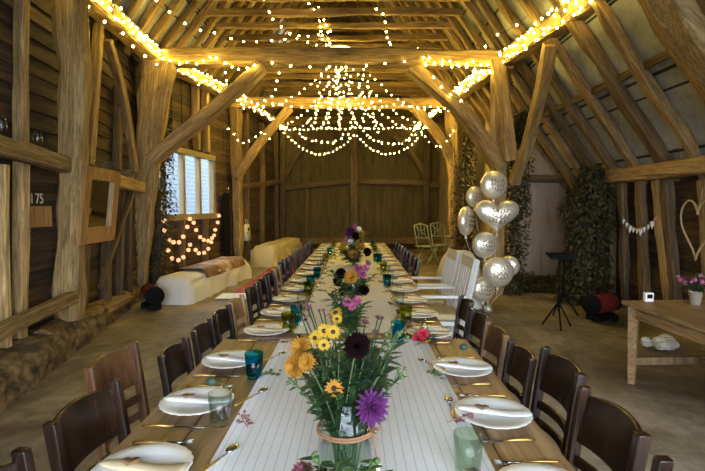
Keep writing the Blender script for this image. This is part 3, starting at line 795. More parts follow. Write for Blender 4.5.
# ------------------------------------------------------------------ chairs
def mk_chair(mat, label, spindles=False):
    r = empty('dining_chair'); W = .345; D = .38; SZ = .45; H = .87
    mb = MB(); n = 8; vs = []
    outl = [(-W/2*.92, -D/2), (W/2*.92, -D/2), (W/2, D/2-.04), (W/2-.04, D/2), (-W/2+.04, D/2), (-W/2, D/2-.04)]
    mb.v = [(x, y, SZ-.03) for x, y in outl]+[(x, y, SZ) for x, y in outl]; k = len(outl)
    mb.f = [tuple(range(k-1, -1, -1)), tuple(range(k, 2*k))]+[(i, (i+1) % k, k+(i+1) % k, k+i) for i in range(k)]; mb.m = [0]*len(mb.f)
    bev(mb.build('seat', mat, r, smooth=False), .008)
    for sx in (-1, 1):
        mb = MB(); x = sx*(W/2-.03); mb.box(x-.016, x+.016, D/2-.055, D/2-.02, 0, SZ-.03); bev(mb.build('leg', mat, r, smooth=False), .004, 1)
        mb = MB(); x = sx*(W/2-.012)
        pts = [(x, -D/2-.05, 0), (x, -D/2+.0, SZ*.75), (x, -D/2, SZ+.05), (x, -D/2-.03, H*.85), (x, -D/2-.05, H)]
        o0 = 0
        for (px, py, pz) in pts:
            hw = .015; hd = .018
            mb.v += [(px-hw, py-hd, pz), (px+hw, py-hd, pz), (px+hw, py+hd, pz), (px-hw, py+hd, pz)]
        for i in range(len(pts)-1):
            for j in range(4):
                j2 = (j+1) % 4; mb.f.append((i*4+j, i*4+j2, i*4+4+j2, i*4+4+j)); mb.m.append(0)
        mb.f += [(3, 2, 1, 0), tuple(len(pts)*4-4+j for j in range(4))]; mb.m += [0, 0]
        bev(mb.build('leg', mat, r, smooth=False), .004, 1)
    def curved(name, z0, z1, crest, th=.016):
        mb = MB(); n = 12; hw = W/2-.02
        for i in range(n+1):
            t = -1+2*i/n; x = t*hw; lean = lambda z: -D/2-.03*max(0, (z-SZ-.05)/(H*.85-SZ-.05)) - (.02*(z-H*.85)/(H*.15) if z > H*.85 else 0)
            cv = -.03*(1-t*t); zt = z1+crest*(1-t*t)
            for (zz, q) in ((z0, -th/2), (z0, th/2), (zt, th/2), (zt, -th/2)): mb.v.append((x, lean(zz)+cv+q, zz))
        for i in range(n):
            for j in range(4):
                j2 = (j+1) % 4; a = i*4; mb.f.append((a+j, a+4+j, a+4+j2, a+j2)); mb.m.append(0)
        mb.f += [(0, 1, 2, 3), (n*4+3, n*4+2, n*4+1, n*4)]; mb.m += [0, 0]
        o = mb.build(name, mat, r); bev(o, .003, 1); return o
    if spindles:
        curved('backrest', .78, .84, .02)
        for t in (-.6, -.3, 0, .3, .6):
            mb = MB(); mb.tube([(t*W/2, -D/2-.0, SZ), (t*W/2, -D/2-.045-.01*(1-t*t), .62), (t*W/2, -D/2-.06, .79)], [.009, .013, .008], 8); mb.build('spindle', mat, r)
    else:
        curved('backrest', .69, .842, .018); curved('slat', .61, .645, .0, .014); curved('slat', .54, .572, .0, .014)
    mb = MB(); mb.tube([(-W/2+.03, -D/2, .2), (W/2-.03, -D/2, .2)], .01, 6); mb.build('stretcher', mat, r)
    for sx in (-1, 1):
        mb = MB(); x = sx*(W/2-.025); mb.tube([(x, -D/2, .25), (x, D/2-.035, .25)], .01, 6); mb.build('stretcher', mat, r)
    return r
CH = {'dark': mk_chair('chair_dark', ''), 'brown': mk_chair('chair_brown', ''), 'light': mk_chair('chair_light', ''), 'red': mk_chair('chair_red', '', True)}
for k, v in CH.items(): v.name = 'dining_chair'
usedc = set()
desc = {'dark': 'dark varnished wooden dining chair', 'brown': 'mid brown wooden dining chair', 'light': 'light oak dining chair', 'red': 'reddish spindle-back wooden chair'}
def chair(kind, x, y, side, idx, rot=0, sc=1):
    if kind in usedc: o = dup(CH[kind])
    else: o = CH[kind]; usedc.add(kind)
    o.location = (x, y, 0); o.rotation_euler = (0, 0, (-PI/2 if side == 'left' else PI/2)+rot)
    o.scale = (sc, sc, sc)
    tag(o, f'{desc[kind]}, {ordn[idx]} from the camera along the {side} side of the table', 'chair', 'dining chairs')
lch = [(.95, 'dark', .06, 1), (1.41, 'dark', .05, 1), (1.86, 'brown', -.1, 1), (2.2, 'dark', .0, .92), (2.62, 'dark', .0, .92), (3.0, 'dark', 0, .92), (3.37, 'light', 0, .92), (3.87, 'dark', 0, .92), (4.3, 'dark', 0, .92), (4.72, 'dark', 0, .92), (5.12, 'light', 0, .92), (5.5, 'dark', 0), (5.85, 'dark', 0), (6.3, 'red', 0), (6.8, 'red', 0), (7.3, 'red', 0), (7.85, 'red', 0), (8.4, 'red', 0), (8.9, 'dark', 0)]
for i, q in enumerate(lch): chair(q[1], -.64+q[2], q[0], 'left', i, R.uniform(-.04, .04), q[3] if len(q) > 3 else .94)
rch = [(.92, 'dark', -.07, 1), (1.36, 'dark', -.04, 1), (1.8, 'dark', .01, 1), (2.16, 'dark', 0, .92), (2.54, 'brown', 0, .92), (2.88, 'dark', 0, .92), (3.27, 'dark', 0, .94), (5.85, 'dark', 0), (6.25, 'brown', 0), (6.7, 'dark', 0), (7.1, 'dark', 0), (7.55, 'brown', 0), (8., 'dark', 0), (8.5, 'dark', 0)]
for i, q in enumerate(rch): chair(q[1], .555+q[2], q[0], 'right', i, R.uniform(-.04, .04), q[3] if len(q) > 3 else .94)

# white garden armchairs
def garden_chair(label, x, y, rz):
    r = empty('garden_armchair', (x, y, 0), rz); tag(r, label, 'chair')
    W = .5
    for sx in (-1, 1):
        mb = MB(); mb.box(sx*W/2-.02, sx*W/2+.02, .13, .18, 0, .63); mb.build('leg', 'garden_white', r, smooth=False)
        mb = MB(); 
        mb.tube([(sx*W/2, -.22, 0), (sx*W/2, -.24, .4), (sx*W/2, -.36, .98)], .03, 4); mb.build('leg', 'garden_white', r, smooth=False)
        mb = MB(); mb.box(sx*W/2-.03, sx*W/2+.03, -.26, .2, .63, .655); bev(mb.build('armrest', 'garden_white', r, smooth=False), .005)
    mb = MB(); mb.box(-W/2, W/2, -.24, .19, .37, .41); mb.build('seat', 'garden_white', r, smooth=False)
    mb = MB(); mb.box(-W/2+.04, W/2-.04, -.22, .19, .412, .47); bev(mb.build('cushion', 'cushion', r), .02, 3)
    M1 = Matrix.Translation((0, -.235, .42)) @ Matrix.Rotation(math.radians(12), 4, 'X')
    for i in range(5):
        x0 = -W/2+.06+i*(W-.12-.035)/4; mb = MB(); mb.box(x0, x0+.035, -.01, .01, .03, .48, M1); mb.build('slat', 'garden_white', r, smooth=False)
    mb = MB(); mb.box(-W/2, W/2, -.015, .015, .48, .58, M1); bev(mb.build('top_rail', 'garden_white', r, smooth=False), .006)
    mb = MB(); mb.box(-W/2, W/2, -.012, .012, 0, .05, M1); mb.build('lower_rail', 'garden_white', r, smooth=False)
garden_chair('white slatted garden armchair with straw cushion, nearer one on the right', .75, 4.5, PI/2)
garden_chair('white slatted garden armchair behind the nearer one on the right', .74, 5.15, PI/2)

# folding bistro chairs
def bistro(label, x, y, rz):
    r = empty('folding_chair', (x, y, 0), rz); tag(r, label, 'chair')
    for sx in (-1, 1):
        mb = MB(); mb.tube([(sx*.2, .22, 0), (sx*.2, -.12, .5), (sx*.2, -.26, 1.0)], .014, 6); mb.build('leg', 'green_metal', r)
        mb = MB(); mb.tube([(sx*.18, -.25, 0), (sx*.18, .2, .45)], .014, 6); mb.build('leg', 'green_metal', r)
    mb = MB()
    for i in range(6): mb.box(-.21, .21, -.2+i*.075, -.15+i*.075, .45, .465)
    mb.build('seat', 'green_metal', r, smooth=False)
    mb = MB()
    mb.tube([(-.2, -.26, 1.), (0, -.265, 1.04), (.2, -.26, 1.)], .012, 6); mb.tube([(-.2, -.17, .68), (.2, -.17, .68)], .012, 6)
    for q in (-.1, 0, .1): mb.tube([(q, -.17, .68), (q, -.265, 1.03)], .008, 6)
    mb.tube([(-.2, -.17, .68), (.2, -.26, 1.)], .007, 6); mb.tube([(.2, -.17, .68), (-.2, -.26, 1.)], .007, 6)
    mb.build('backrest', 'green_metal', r)
bistro('pale green metal folding chair, left one in front of the back wall', 1.82, 12.0, 2.4+PI)
bistro('pale green metal folding chair, right one by the far ivy post', 2.3, 12.5, PI+.3)
r = empty('bistro_table', (2.62, 12.0, 0)); tag(r, 'small round pale green metal table beside the folding chairs', 'table')
mb = MB(); mb.lathe([(.0001, .7), (.3, .7), (.3, .72), (.0001, .72)], 20); mb.build('tabletop', 'green_metal', r)
for q in range(3):
    w = q*2.1; mb = MB(); mb.tube([(.25*math.cos(w), .25*math.sin(w), 0), (.02*math.cos(w), .02*math.sin(w), .4), (.2*math.cos(w), .2*math.sin(w), .7)], .012, 6); mb.build('leg', 'green_metal', r)

# covered bales ----------------------------------------------------------
def covered(name, a, b, W, H, mat, parent=None, droop=.03, seed=0):
    a = V((a[0], a[1], 0)); b = V((b[0], b[1], 0)); t = (b-a); L = t.length; t.normalize(); n = V((-t.y, t.x, 0)); mb = MB()
    nu, nv = 30, 28
    for i in range(nu+1):
        s = i/nu; e = min(s, 1-s)*L; ez = min(1, e/.22); ez = math.sqrt(max(0, 1-(1-ez)**2))
        hh = H*(.12+.88*ez) if 0 < i < nu else .0; 
        for j in range(nv+1):
            q = -PI/2+PI*j/nv; cx = math.copysign(abs(math.sin(q))**.45, math.sin(q)); cz = abs(math.cos(q))**.4
            f = noise.noise(V((s*L*3.5, j*.35, seed)))*droop*(1.6-cz) ; f2 = noise.noise(V((s*L*1.3, j*.2, seed+7)))*.02
            wz = (W/2)*(.86+.14*ez)*(1+.16*(1-cz))
            mb.v.append(tuple(t*(s*L)+n*(cx*wz+f)+V((0, 0, max(.0, hh*cz+f2*cz)))))
    for i in range(nu):
        for j in range(nv):
            p = i*(nv+1)+j; mb.f.append((p, p+nv+1, p+nv+2, p+1)); mb.m.append(0)
    return mb.build(name, mat, parent, loc=None if parent else tuple(a))
r = covered('covered_hay_bench', (-2.78, 6.95), (-2.47, 9.85), .56, .41, 'clothwhite', droop=.07, seed=1)
tag(r, 'long low bench of bales under a white sheet, below the window', 'bench')
r2 = covered('covered_hay_bench', (-2.27, 11.3), (-1.95, 14.7), .6, .53, 'clothbeige', droop=.07, seed=4)
tag(r2, 'second bale bench under a beige sheet, in the far left corner', 'bench')
# brown hide throw lying on the white bench
def throw():
    mb = MB(); a = V((-2.78, 6.95, 0)); b = V((-2.47, 9.85, 0)); t = (b-a).normalized(); n = V((-t.y, t.x, 0)); nu, nv = 24, 14
    for lay in (0, .012):
        for i in range(nu+1):
            s = .7+(2.6-.7)*i/nu
            for j in range(nv+1):
                q = (-.5+j/nv); x = q*.58; ax = abs(x)/.29
                z = .47*max(0, (1-min(1, ax)**4.4))**.2 if ax < 1 else 0
                zz = .425-.03*ax**3 - (.12*max(0, ax-.8)/.2)
                w = noise.noise(V((s*2, j*.3, 9)))*.015
                p = t*s+n*(x*1.0)+V((0, 0, zz+.02+w+lay)); mb.v.append(tuple(p))
    N = (nu+1)*(nv+1)
    for i in range(nu):
        for j in range(nv):
            p = i*(nv+1)+j; mb.f.append((p+N, p+nv+1+N, p+nv+2+N, p+1+N)); mb.f.append((p+1, p+nv+2, p+nv+1, p)); mb.m += [0, 0]
    o = mb.build('throw', 'throw', loc=tuple(a)); tag(o, 'brown and cream hide throw spread along the white covered bench', 'throw')
throw()
tag(covered('covered_bale', (1.22, 6.9), (1.86, 6.95), .5, .82, 'clothwhite', seed=8), 'white sheeted bale standing behind the garden armchairs', 'bale')
# rug and paper
mb = MB(); mb.add([(-2.08, 7.5, .002), (-1.25, 7.5, .002), (-1.2, 13., .002), (-2.0, 13., .002), (-2.08, 7.5, .015), (-1.25, 7.5, .015), (-1.2, 13., .015), (-2.0, 13., .015)], [(3, 2, 1, 0), (4, 5, 6, 7), (0, 1, 5, 4), (1, 2, 6, 5), (2, 3, 7, 6), (3, 0, 4, 7)])
tag(mb.build('rug', 'rug', smooth=False), 'long red patterned rug on the floor between bench and chairs', 'rug')
mb = MB(); mb.box(-2.2, -1.6, 7.3, 7.75, .017, .03); tag(mb.build('paper_sheet', 'paper', smooth=False), 'white board lying on the near end of the red rug', 'board')

# torpedo heaters --------------------------------------------------------
def heater(label, x, y, rz):
    r = empty('space_heater', (x, y, 0), rz); r.scale = (.82, .82, .82); tag(r, label, 'heater')
    mt = Matrix.Rotation(PI/2, 4, 'Y')
    def cyl(name, prof, mat, z=.28, n=24):
        mb = MB(); mb.lathe(prof, n); mb.v = [tuple(mt @ V(v)+V((0, 0, z))) for v in mb.v]; return mb.build(name, mat, r)
    cyl('barrel', [(.0001, -.25), (.13, -.25), (.15, -.22), (.15, .2), (.14, .24), (.0001, .24)], 'red')
    cyl('nozzle', [(.1, .24), (.135, .24), (.14, .33), (.125, .33), (.1, .26)], 'black')
    cyl('fan_guard', [(.0001, -.275), (.14, -.27), (.155, -.255), (.155, -.225), (.0001, -.225)], 'black')
    mb = MB(); mb.box(-.22, .22, -.11, .11, .03, .13); bev(mb.build('tank', 'black', r, smooth=False), .02)
    mb = MB(); mb.tube([(-.12, 0, .42), (-.12, 0, .48), (.12, 0, .48), (.12, 0, .42)], .012, 6); mb.build('handle', 'black', r)
    for sy in (-1, 1):
        mb = MB(); mb.lathe([(.0001, -.02), (.06, -.02), (.06, .02), (.0001, .02)], 16); m2 = Matrix.Rotation(PI/2, 4, 'X')
        mb.v = [tuple(m2 @ V(v)+V((.15, sy*.14, .06))) for v in mb.v]; mb.build('wheel', 'black', r)
heater('red and black torpedo heater on the floor at the near end of the white bench', -2.88, 6.62, -1.0+PI)
heater('red torpedo heater with black fan end behind the right side table', 3.15, 5.95, .5)

# music stand ---------------------------------------------------------------
def stand(label, x, y, rz, h):
    r = empty('music_stand', (x, y, 0), rz); tag(r, label, 'music stand')
    mb = MB(); mb.tube([(0, 0, .25), (0, 0, h)], .014, 8); mb.build('pole', 'black', r)
    mt = Matrix.Translation((0, 0, h)) @ Matrix.Rotation(math.radians(78), 4, 'X')
    mb = MB(); mb.box(-.14, .14, -.09, .09, -.008, .008, Matrix.Translation((0, 0, h+.02)) @ Matrix.Rotation(math.radians(14), 4, 'X')); mb.build('desk', 'black', r, smooth=False)
    mb = MB(); mb.box(-.14, .14, -.11, -.09, -.035, .02, Matrix.Translation((0, 0, h+.02))); mb.build('desk_lip', 'black', r, smooth=False)
    for q in range(3):
        w = q*2.094+.3; mb = MB(); mb.tube([(0, 0, .32), (.19*math.cos(w), .19*math.sin(w), .012)], .011, 6); mb.build('leg', 'black', r)
stand('black music stand with flat desk on the right, in front of the pale wall', 2.45, 5.6, 0, .86)
stand('second black music stand leaning half hidden by the ivy column', 2.82, 6.3, 1.2, .72)

# right old table -----------------------------------------------------------
def old_table():
    r = empty('farmhouse_table', (2.86, 3.1, 0), math.radians(2)); tag(r, 'old oak farmhouse table at the right edge holding potted plants', 'table')
    z = .68; hx = .6; hy = .82; mb = MB()
    for i in range(4): mb.box(-hx+i*.3+.001, -hx+.3+i*.3-.001, -hy, hy, z-.03, z)
    mb.build('tabletop', 'oldtable', r, smooth=False)
    for sy in (-1, 1):
        mb = MB(); mb.box(-hx+.08, hx-.08, sy*(hy-.08)-.012, sy*(hy-.08)+.012, z-.13, z-.03); mb.build('apron', 'oldtable', r, smooth=False)
    for sx in (-1, 1):
        mb = MB(); mb.box(sx*(hx-.06)-.012, sx*(hx-.06)+.012, -hy+.08, hy-.08, z-.13, z-.03); mb.build('apron', 'oldtable', r, smooth=False)
        for sy in (-1, 1):
            mb = MB(); x = sx*(hx-.06); y = sy*(hy-.08); mb.tube([(x, y, 0), (x, y, z-.03)], [.034, .052], 4); mb.build('leg', 'oldtable', r, smooth=False)
    mb = MB(); mb.box(-.02, .02, -hy+.1, hy-.1, .16, .22); mb.build('stretcher', 'beam_dark', r, smooth=False)
    for sy in (-1, 1):
        mb = MB(); mb.box(-hx+.08, hx-.08, sy*(hy-.08)-.02, sy*(hy-.08)+.02, .16, .22); mb.build('stretcher', 'beam_dark', r, smooth=False)
old_table()
OT = .682
def pot_plant(label, x, y, z, r0, h, flow, mat='pot', n=40, sp=.12):
    r = empty('potted_plant', (x, y, z)); tag(r, label, 'potted plant')
    mb = MB(); mb.lathe([(.0001, 0), (r0*.7, 0), (r0, h), (r0*1.05, h), (r0*1.05, h*1.1), (r0*.9, h*1.1), (r0*.85, h*.85), (.0001, h*.85)], 18); mb.build('pot', mat, r)
    mb = MB(); fb = MB()
    for i in range(n):
        w = R.uniform(0, 2*PI); e = R.uniform(.2, 1.3); L = R.uniform(.5, 1)*sp*1.6; dv = V((math.cos(w)*math.cos(e), math.sin(w)*math.cos(e), math.sin(e)))
        p = V((0, 0, h))+dv*L; mb.tube([(0, 0, h*.8), tuple(V((0, 0, h))+dv*L*.5), tuple(p)], .002, 3)
        for _ in range(3): mb.leaf(p-dv*R.uniform(0, L*.5), V((R.uniform(-1, 1), R.uniform(-1, 1), R.uniform(-.2, .8))), (0, 0, 1), .05, .03)
        if flow and i % 3 == 0: fb.ball(p, R.uniform(.014, .026), 6)
    mb.build('foliage', 'leaf', r)
    if flow: fb.build('blossom', flow, r)
pot_plant('pink flowering plant in a pale pot on the right side table', 2.72, 3.72, OT, .05, .1, 'p_pink')
pot_plant('leafy plant in a terracotta pot at the right edge of the side table', 2.98, 3.8, OT, .06, .1, None, 'terracotta')
pot_plant('small trailing plant between the two pots on the side table', 3.25, 3.78, OT, .05, .09, 'p_red', 'terracotta')
r = empty('desk_clock', (2.42, 3.84, OT)); tag(r, 'small white clock box on the corner of the side table', 'clock')
mb = MB(); mb.box(-.035, .035, -.02, .02, 0, .075); bev(mb.build('case', 'white_card', r, smooth=False), .006)
mb = MB(); mb.box(-.022, .022, -.023, -.0205, .028, .062); mb.build('face', 'black', r, smooth=False)
r = empty('log_stump', (2.55, 2.95, 0)); tag(r, 'short cut log standing under the farmhouse table', 'log')
mb = MB(); mb.lathe([(.13, 0), (.125, .15), (.12, .3)], 18, mod=lambda w, q: 1+.04*math.sin(w*3)+.02*math.sin(w*7)); mb.build('bark', 'bark', r)
mb = MB(); mb.lathe([(.0001, .301), (.11, .301), (.11, .304), (.0001, .304)], 18); mb.build('cut_face', 'trestle', r)
mb = MB()
for i in range(14): mb.ball((R.uniform(-.18, .18), R.uniform(-.12, .12), R.uniform(.04, .1)), R.uniform(.05, .09), 7, (1, .8, .7))
tag(mb.build('crumpled_bag', 'clothwhite', smooth=False, loc=(3.15, 4.75, 0)), 'crumpled white plastic bag on the floor behind the farmhouse table', 'bag')

# hanging bits on the right wall
def rw(px, py, X=3.86):
    d = X*F/(px-VX); return P(px, py, d)
def bunting():
    r = empty('heart_bunting', rw(621, 215, 3.75)); tag(r, 'string of small white hearts hanging on the right wall', 'bunting')
    A = rw(621, 215, 3.75); B = rw(657, 217, 3.75); n = 10; pts = []
    for i in range(n+1):
        t = i/n; p = A.lerp(B, t)-V((0, 0, .17*math.sin(PI*t))); pts.append(p-A)
    mb = MB(); mb.tube(pts, .003, 4); mb.build('string', 'bunting', r)
    for i in range(1, n):
        s = .05 if i % 3 else .075
        q = heart_mesh(s*.55, .006); q.v = [(z_, x_, y_*1.4) for (x_, y_, z_) in q.v]
        o = q.build('heart', 'bunting', r); o.location = pts[i]+V((-.01, 0, -s*.6))
bunting()
def twig_heart():
    c = rw(697, 225, 3.72); mb = MB(); pts = []
    for i in range(41):
        t = 2*PI*i/40; pts.append((0, -.26*math.sin(t)**3, .36*(13*math.cos(t)-5*math.cos(2*t)-2*math.cos(3*t)-math.cos(4*t))/16))
    mb.tube(pts, .012, 6, cap=False); mb.tube([(0, 0, .15), (.05, 0, .4)], .005, 5)
    tag(mb.build('heart_wreath', 'wicker', loc=tuple(c)), 'large willow heart hanging on the right wall above the plants', 'wreath')
twig_heart()

# tote bag on wall
mb = MB(); mb.box(-.01, .02, -.2, .2, -.42, 0); mb.v = [(x*(1 if z > -.05 else 3), y*(.8 if z > -.05 else 1.05), z) for x, y, z in mb.v]
r = empty('tote_bag', (wallx(12.)+.16, 12.0, 1.02)); tag(r, 'white cloth bag with dark print hanging on the left wall', 'bag')
b_ = mb.build('bag_body', 'clothwhite', r); 
mb = MB(); mb.tube([(0, -.08, 0), (0, -.04, .12), (0, .04, .12), (0, .08, 0)], .008, 5); mb.build('handle', 'clothwhite', r)
mb = MB(); mb.ball((.05, .02, -.13), .05, 8, (.25, 1, 1)); mb.ball((.055, -.06, -.22), .035, 8, (.25, 1, 1)); mb.build('print', 'black', r)
r.rotation_euler = (0, 0, -.1)

# glass candle jars on the rails
jars = [(38, 148, .2), (2, 132, .2), (84, 165, .22), (92, 168, .22), (104, 172, .22), (111, 173, .22), (127, 178, .22), (134, 180, .22)]
jl = ['on the near rail between stud and thick post', 'at the far left end of the near rail', 'just right of the thick post, first above the mirror', 'second in the row above the mirror', 'third in the row above the mirror', 'fourth in the row above the mirror', 'left of the flared post on the rail', 'nearest the flared post on the rail']
def rail_z(px):
    if px < 70: a = wl(-60, 128, .2); b = wl(64, 164, .2)
    else: a = wl(76, 172, .2); b = wl(141, 187, .2)
    return a, b
for (px, py, off), l in zip(jars, jl):
    p = wl(px, py, off); a, b = rail_z(px)
    t = (p.y-a.y)/(b.y-a.y); zt = a.z+(b.z-a.z)*t+(.095 if px < 70 else .085)
    mb = MB(); mb.lathe([(.0001, 0), (.035, 0), (.04, .01), (.04, .08), (.03, .1), (.034, .12), (.031, .12), (.027, .1), (.037, .08), (.036, .012), (.0001, .01)], 16)
    o = mb.build('glass_jar', 'glass', loc=(p.x, p.y, zt+.012)); tag(o, 'small clear glass candle jar '+l, 'jar', 'glass jars on the left rail')
for (px, py, l) in ((611, 165, 'left'), (676, 157, 'right')):
    pp = rw(px, py, 3.84); mb = MB(); mb.lathe([(.0001, 0), (.035, 0), (.04, .08), (.03, .1), (.034, .12), (.027, .1), (.036, .012), (.0001, .01)], 16)
    o = mb.build('glass_jar', 'glass', loc=(pp.x, pp.y, 2.03+(.0))); tag(o, 'small glass jar on the right wall plate under the rafters, '+l+' one', 'jar')

# ------------------------------------------------------------------ ivy
def ivy(label, pts, rad, n, seed, name='ivy_garland', back=None):
    rr = random.Random(seed); r = empty(name, pts[0]); tag(r, label, 'ivy')
    base = V(pts[0]); mb = MB(); L = [V(p)-base for p in pts]
    mb.tube(L, .012, 5); 
    for _ in range(2):
        mb.tube([p+V((rr.uniform(-.05, .05), rr.uniform(-.05, .05), 0)) for p in L], .008, 4)
    mb.build('stem', 'bark', r)
    lb = MB()
    for i in range(n):
        t = rr.random()*(len(L)-1); k = min(int(t), len(L)-2); f = t-k; q = L[k].lerp(L[k+1], f)
        rd = (rad[k]*(1-f)+rad[k+1]*f) if isinstance(rad, list) else rad
        g = 1+.6*noise.noise(V((q.z*1.7+seed, q.x, q.y*2)))
        w = rr.uniform(0, 2*PI); ro = rd*g*math.sqrt(rr.random()); p = q+V((math.cos(w)*ro, math.sin(w)*ro, rr.uniform(-.06, .06)))
        if p.x+base.x < wallx(min(16, max(0, p.y+base.y)))+.06 : p.x = wallx(min(16, max(0, p.y+base.y)))+.06-base.x
        if p.z+base.z < .01: continue
        lb.mi = 0 if rr.random() < .7 else 1
        s = rr.uniform(.035, .075)
        dv = V((math.cos(w), math.sin(w), rr.uniform(-1, .4))); lb.leaf(p, dv, (rr.uniform(-.4, .4), rr.uniform(-.4, .4), 1), s, s*.75, .3)
    lb.build('foliage', ['ivy', 'ivy2'], r)
ivy('ivy climbing the wall between the flared post and the window', [(-3.32, 7.9, 0), (-3.3, 7.95, 1.2), (-3.27, 8.0, 2.2), (-3.2, 8.05, 3.0)], [.2, .24, .22, .12], 1900, 3)
ivy('ivy growing up the post behind the green folding chairs', [(2.5, 11.0, 0), (2.55, 11.0, 1.5), (2.55, 10.95, 3.2)], [.2, .3, .22], 2800, 5)
ivy('ivy growing up the post behind the silver balloons', [(2.62, 7.9, 0), (2.7, 7.9, 1.3), (2.72, 7.85, 2.5), (2.8, 7.8, 3.0)], [.2, .22, .24, .12], 3800, 6)
ivy('broad ivy column at the corner of the right aisle beside the music stand', [(3.5, 7.2, 0), (3.58, 7.2, .8), (3.6, 7.2, 1.5), (3.62, 7.2, 2.05)], [.4, .38, .36, .15], 7000, 9)

lm = MB(); rr = random.Random(5)
for i in range(2600):
    x = rr.uniform(2.75, 3.9); y = rr.uniform(7.9, 8.84); hh = .26*max(0, 1-abs(y-8.55)/.75)*(.5+.8*noise.noise(V((x*3, y*3, 1)))**2+.3)
    w_ = rr.uniform(0, 6.28); lm.mi = rr.random() > .75
    lm.leaf((x, y, .012+rr.random()*hh), (math.cos(w_), math.sin(w_), rr.uniform(-.1, .5)), (0, 0, 1), rr.uniform(.05, .1), .05, .2)
lo = lm.build('fallen_leaves', ['ivy', 'ivy2']); tag(lo, 'heap of dry fallen leaves at the foot of the pale plaster wall', 'leaves'); lo['kind'] = 'stuff'

# ------------------------------------------------------------------ balloons
def rot_to(mb, mt): mb.v = [tuple(mt @ V(v)) for v in mb.v]
def balloon(kind, px, py, d, r, rz, label):
    c = P(px, py, d); root = empty('foil_balloon', c); tag(root, label, 'balloon', 'silver foil balloons')
    mb = MB(); m = Matrix.Rotation(rz, 4, 'Z')
    if kind == 'round':
        n = 40; k = 20
        for i in range(k+1):
            a = -PI/2+PI*i/k; rr = r*math.cos(a)**.8 if abs(math.cos(a)) > 1e-6 else 1e-5; y = .46*r*math.sin(a)
            for j in range(n):
                w = 2*PI*j/n; f = 1-.025*(.5+.5*math.cos(w*20))*max(0, math.cos(a))**6
                mb.v.append((max(rr, 1e-5)*f*math.cos(w), y, max(rr, 1e-5)*f*math.sin(w)))
        for i in range(k):
            for j in range(n):
                j2 = (j+1) % n; mb.f.append((i*n+j, i*n+j2, (i+1)*n+j2, (i+1)*n+j)); mb.m.append(0)
    else:
        n = 48; k = 16
        for i in range(k+1):
            a = -PI/2+PI*i/k; s = max(math.cos(a), 1e-4)**.7; y = .42*r*math.sin(a)
            for j in range(n):
                t = 2*PI*j/n; mb.v.append((s*r*1.25*math.sin(t)**3, y, s*r*1.1*(13*math.cos(t)-5*math.cos(2*t)-2*math.cos(3*t)-math.cos(4*t))/16+r*.1))
        for i in range(k):
            for j in range(n):
                j2 = (j+1) % n; mb.f.append((i*n+j, (i*n+j2), (i+1)*n+j2, (i+1)*n+j)); mb.m.append(0)
    rot_to(mb, m); mb.build('foil_body', 'foil', root)
    # printed gold flourish following the front of the foil
    sb = MB(); rng = random.Random(int(px*7+py))
    for row in (.32, .02, -.28):
        pts = []
        for i in range(46):
            t = i/45; x = (-.62+1.24*t)*r*(1-.35*abs(row)); z = row*r+.11*r*math.sin(t*34+rng.uniform(-.3, .3))+.05*r*math.sin(t*7); x += .05*r*math.cos(t*34)
            q = min(.98, math.hypot(x, z)/r); y = -.46*r*math.sqrt(1-min(1, q**2.5))-.003
            pts.append(m @ V((x, y, z)))
        sb.tube(pts, .0035, 4)
    sb.build('gold_script', 'script', root)
    nb_ = MB(); nb_.tube([(0, 0, -r*.95), (0, 0, -r-.05)], [.015, .02], 8); nb_.build('neck', 'foil', root)
    rb = MB(); tgt = V((1.86, 6.5, .07))-c
    rb.tube([(0, 0, -r-.04), tuple(V((0, 0, -r-.04)).lerp(tgt, .4)+V((.02, 0, -.03))), tuple(tgt)], .0025, 4); rb.build('ribbon', 'white_card', root)
bl = [('round', 475, 197, 6.75, .155, .5, 'round silver balloon half hidden, upper left behind the top one'),
      ('round', 494, 185, 6.5, .195, .1, 'round silver foil balloon at the top of the bunch'),
      ('heart', 497, 216, 6.35, .235, -.05, 'heart shaped silver foil balloon in the middle of the bunch'),
      ('round', 466, 221, 6.4, .2, 1.0, 'silver balloon seen edge-on at the left of the bunch'),
      ('round', 485, 245, 6.3, .18, .15, 'round silver balloon just below the heart shaped one'),
      ('round', 509, 266, 6.7, .15, -.4, 'small silver balloon at the lower right behind the big one'),
      ('round', 498, 272, 6.35, .21, -.1, 'largest lower silver balloon right of the garden chairs'),
      ('round', 483, 289, 6.45, .18, .2, 'lowest silver balloon touching the garden chair back')]
for b in bl: balloon(*b)
mb = MB(); mb.lathe([(.0001, 0), (.06, 0), (.05, .08), (.0001, .08)], 14); tag(mb.build('balloon_weight', 'foil', loc=(1.86, 6.5, 0)), 'small foil weight on the floor holding the balloon ribbons', 'weight')

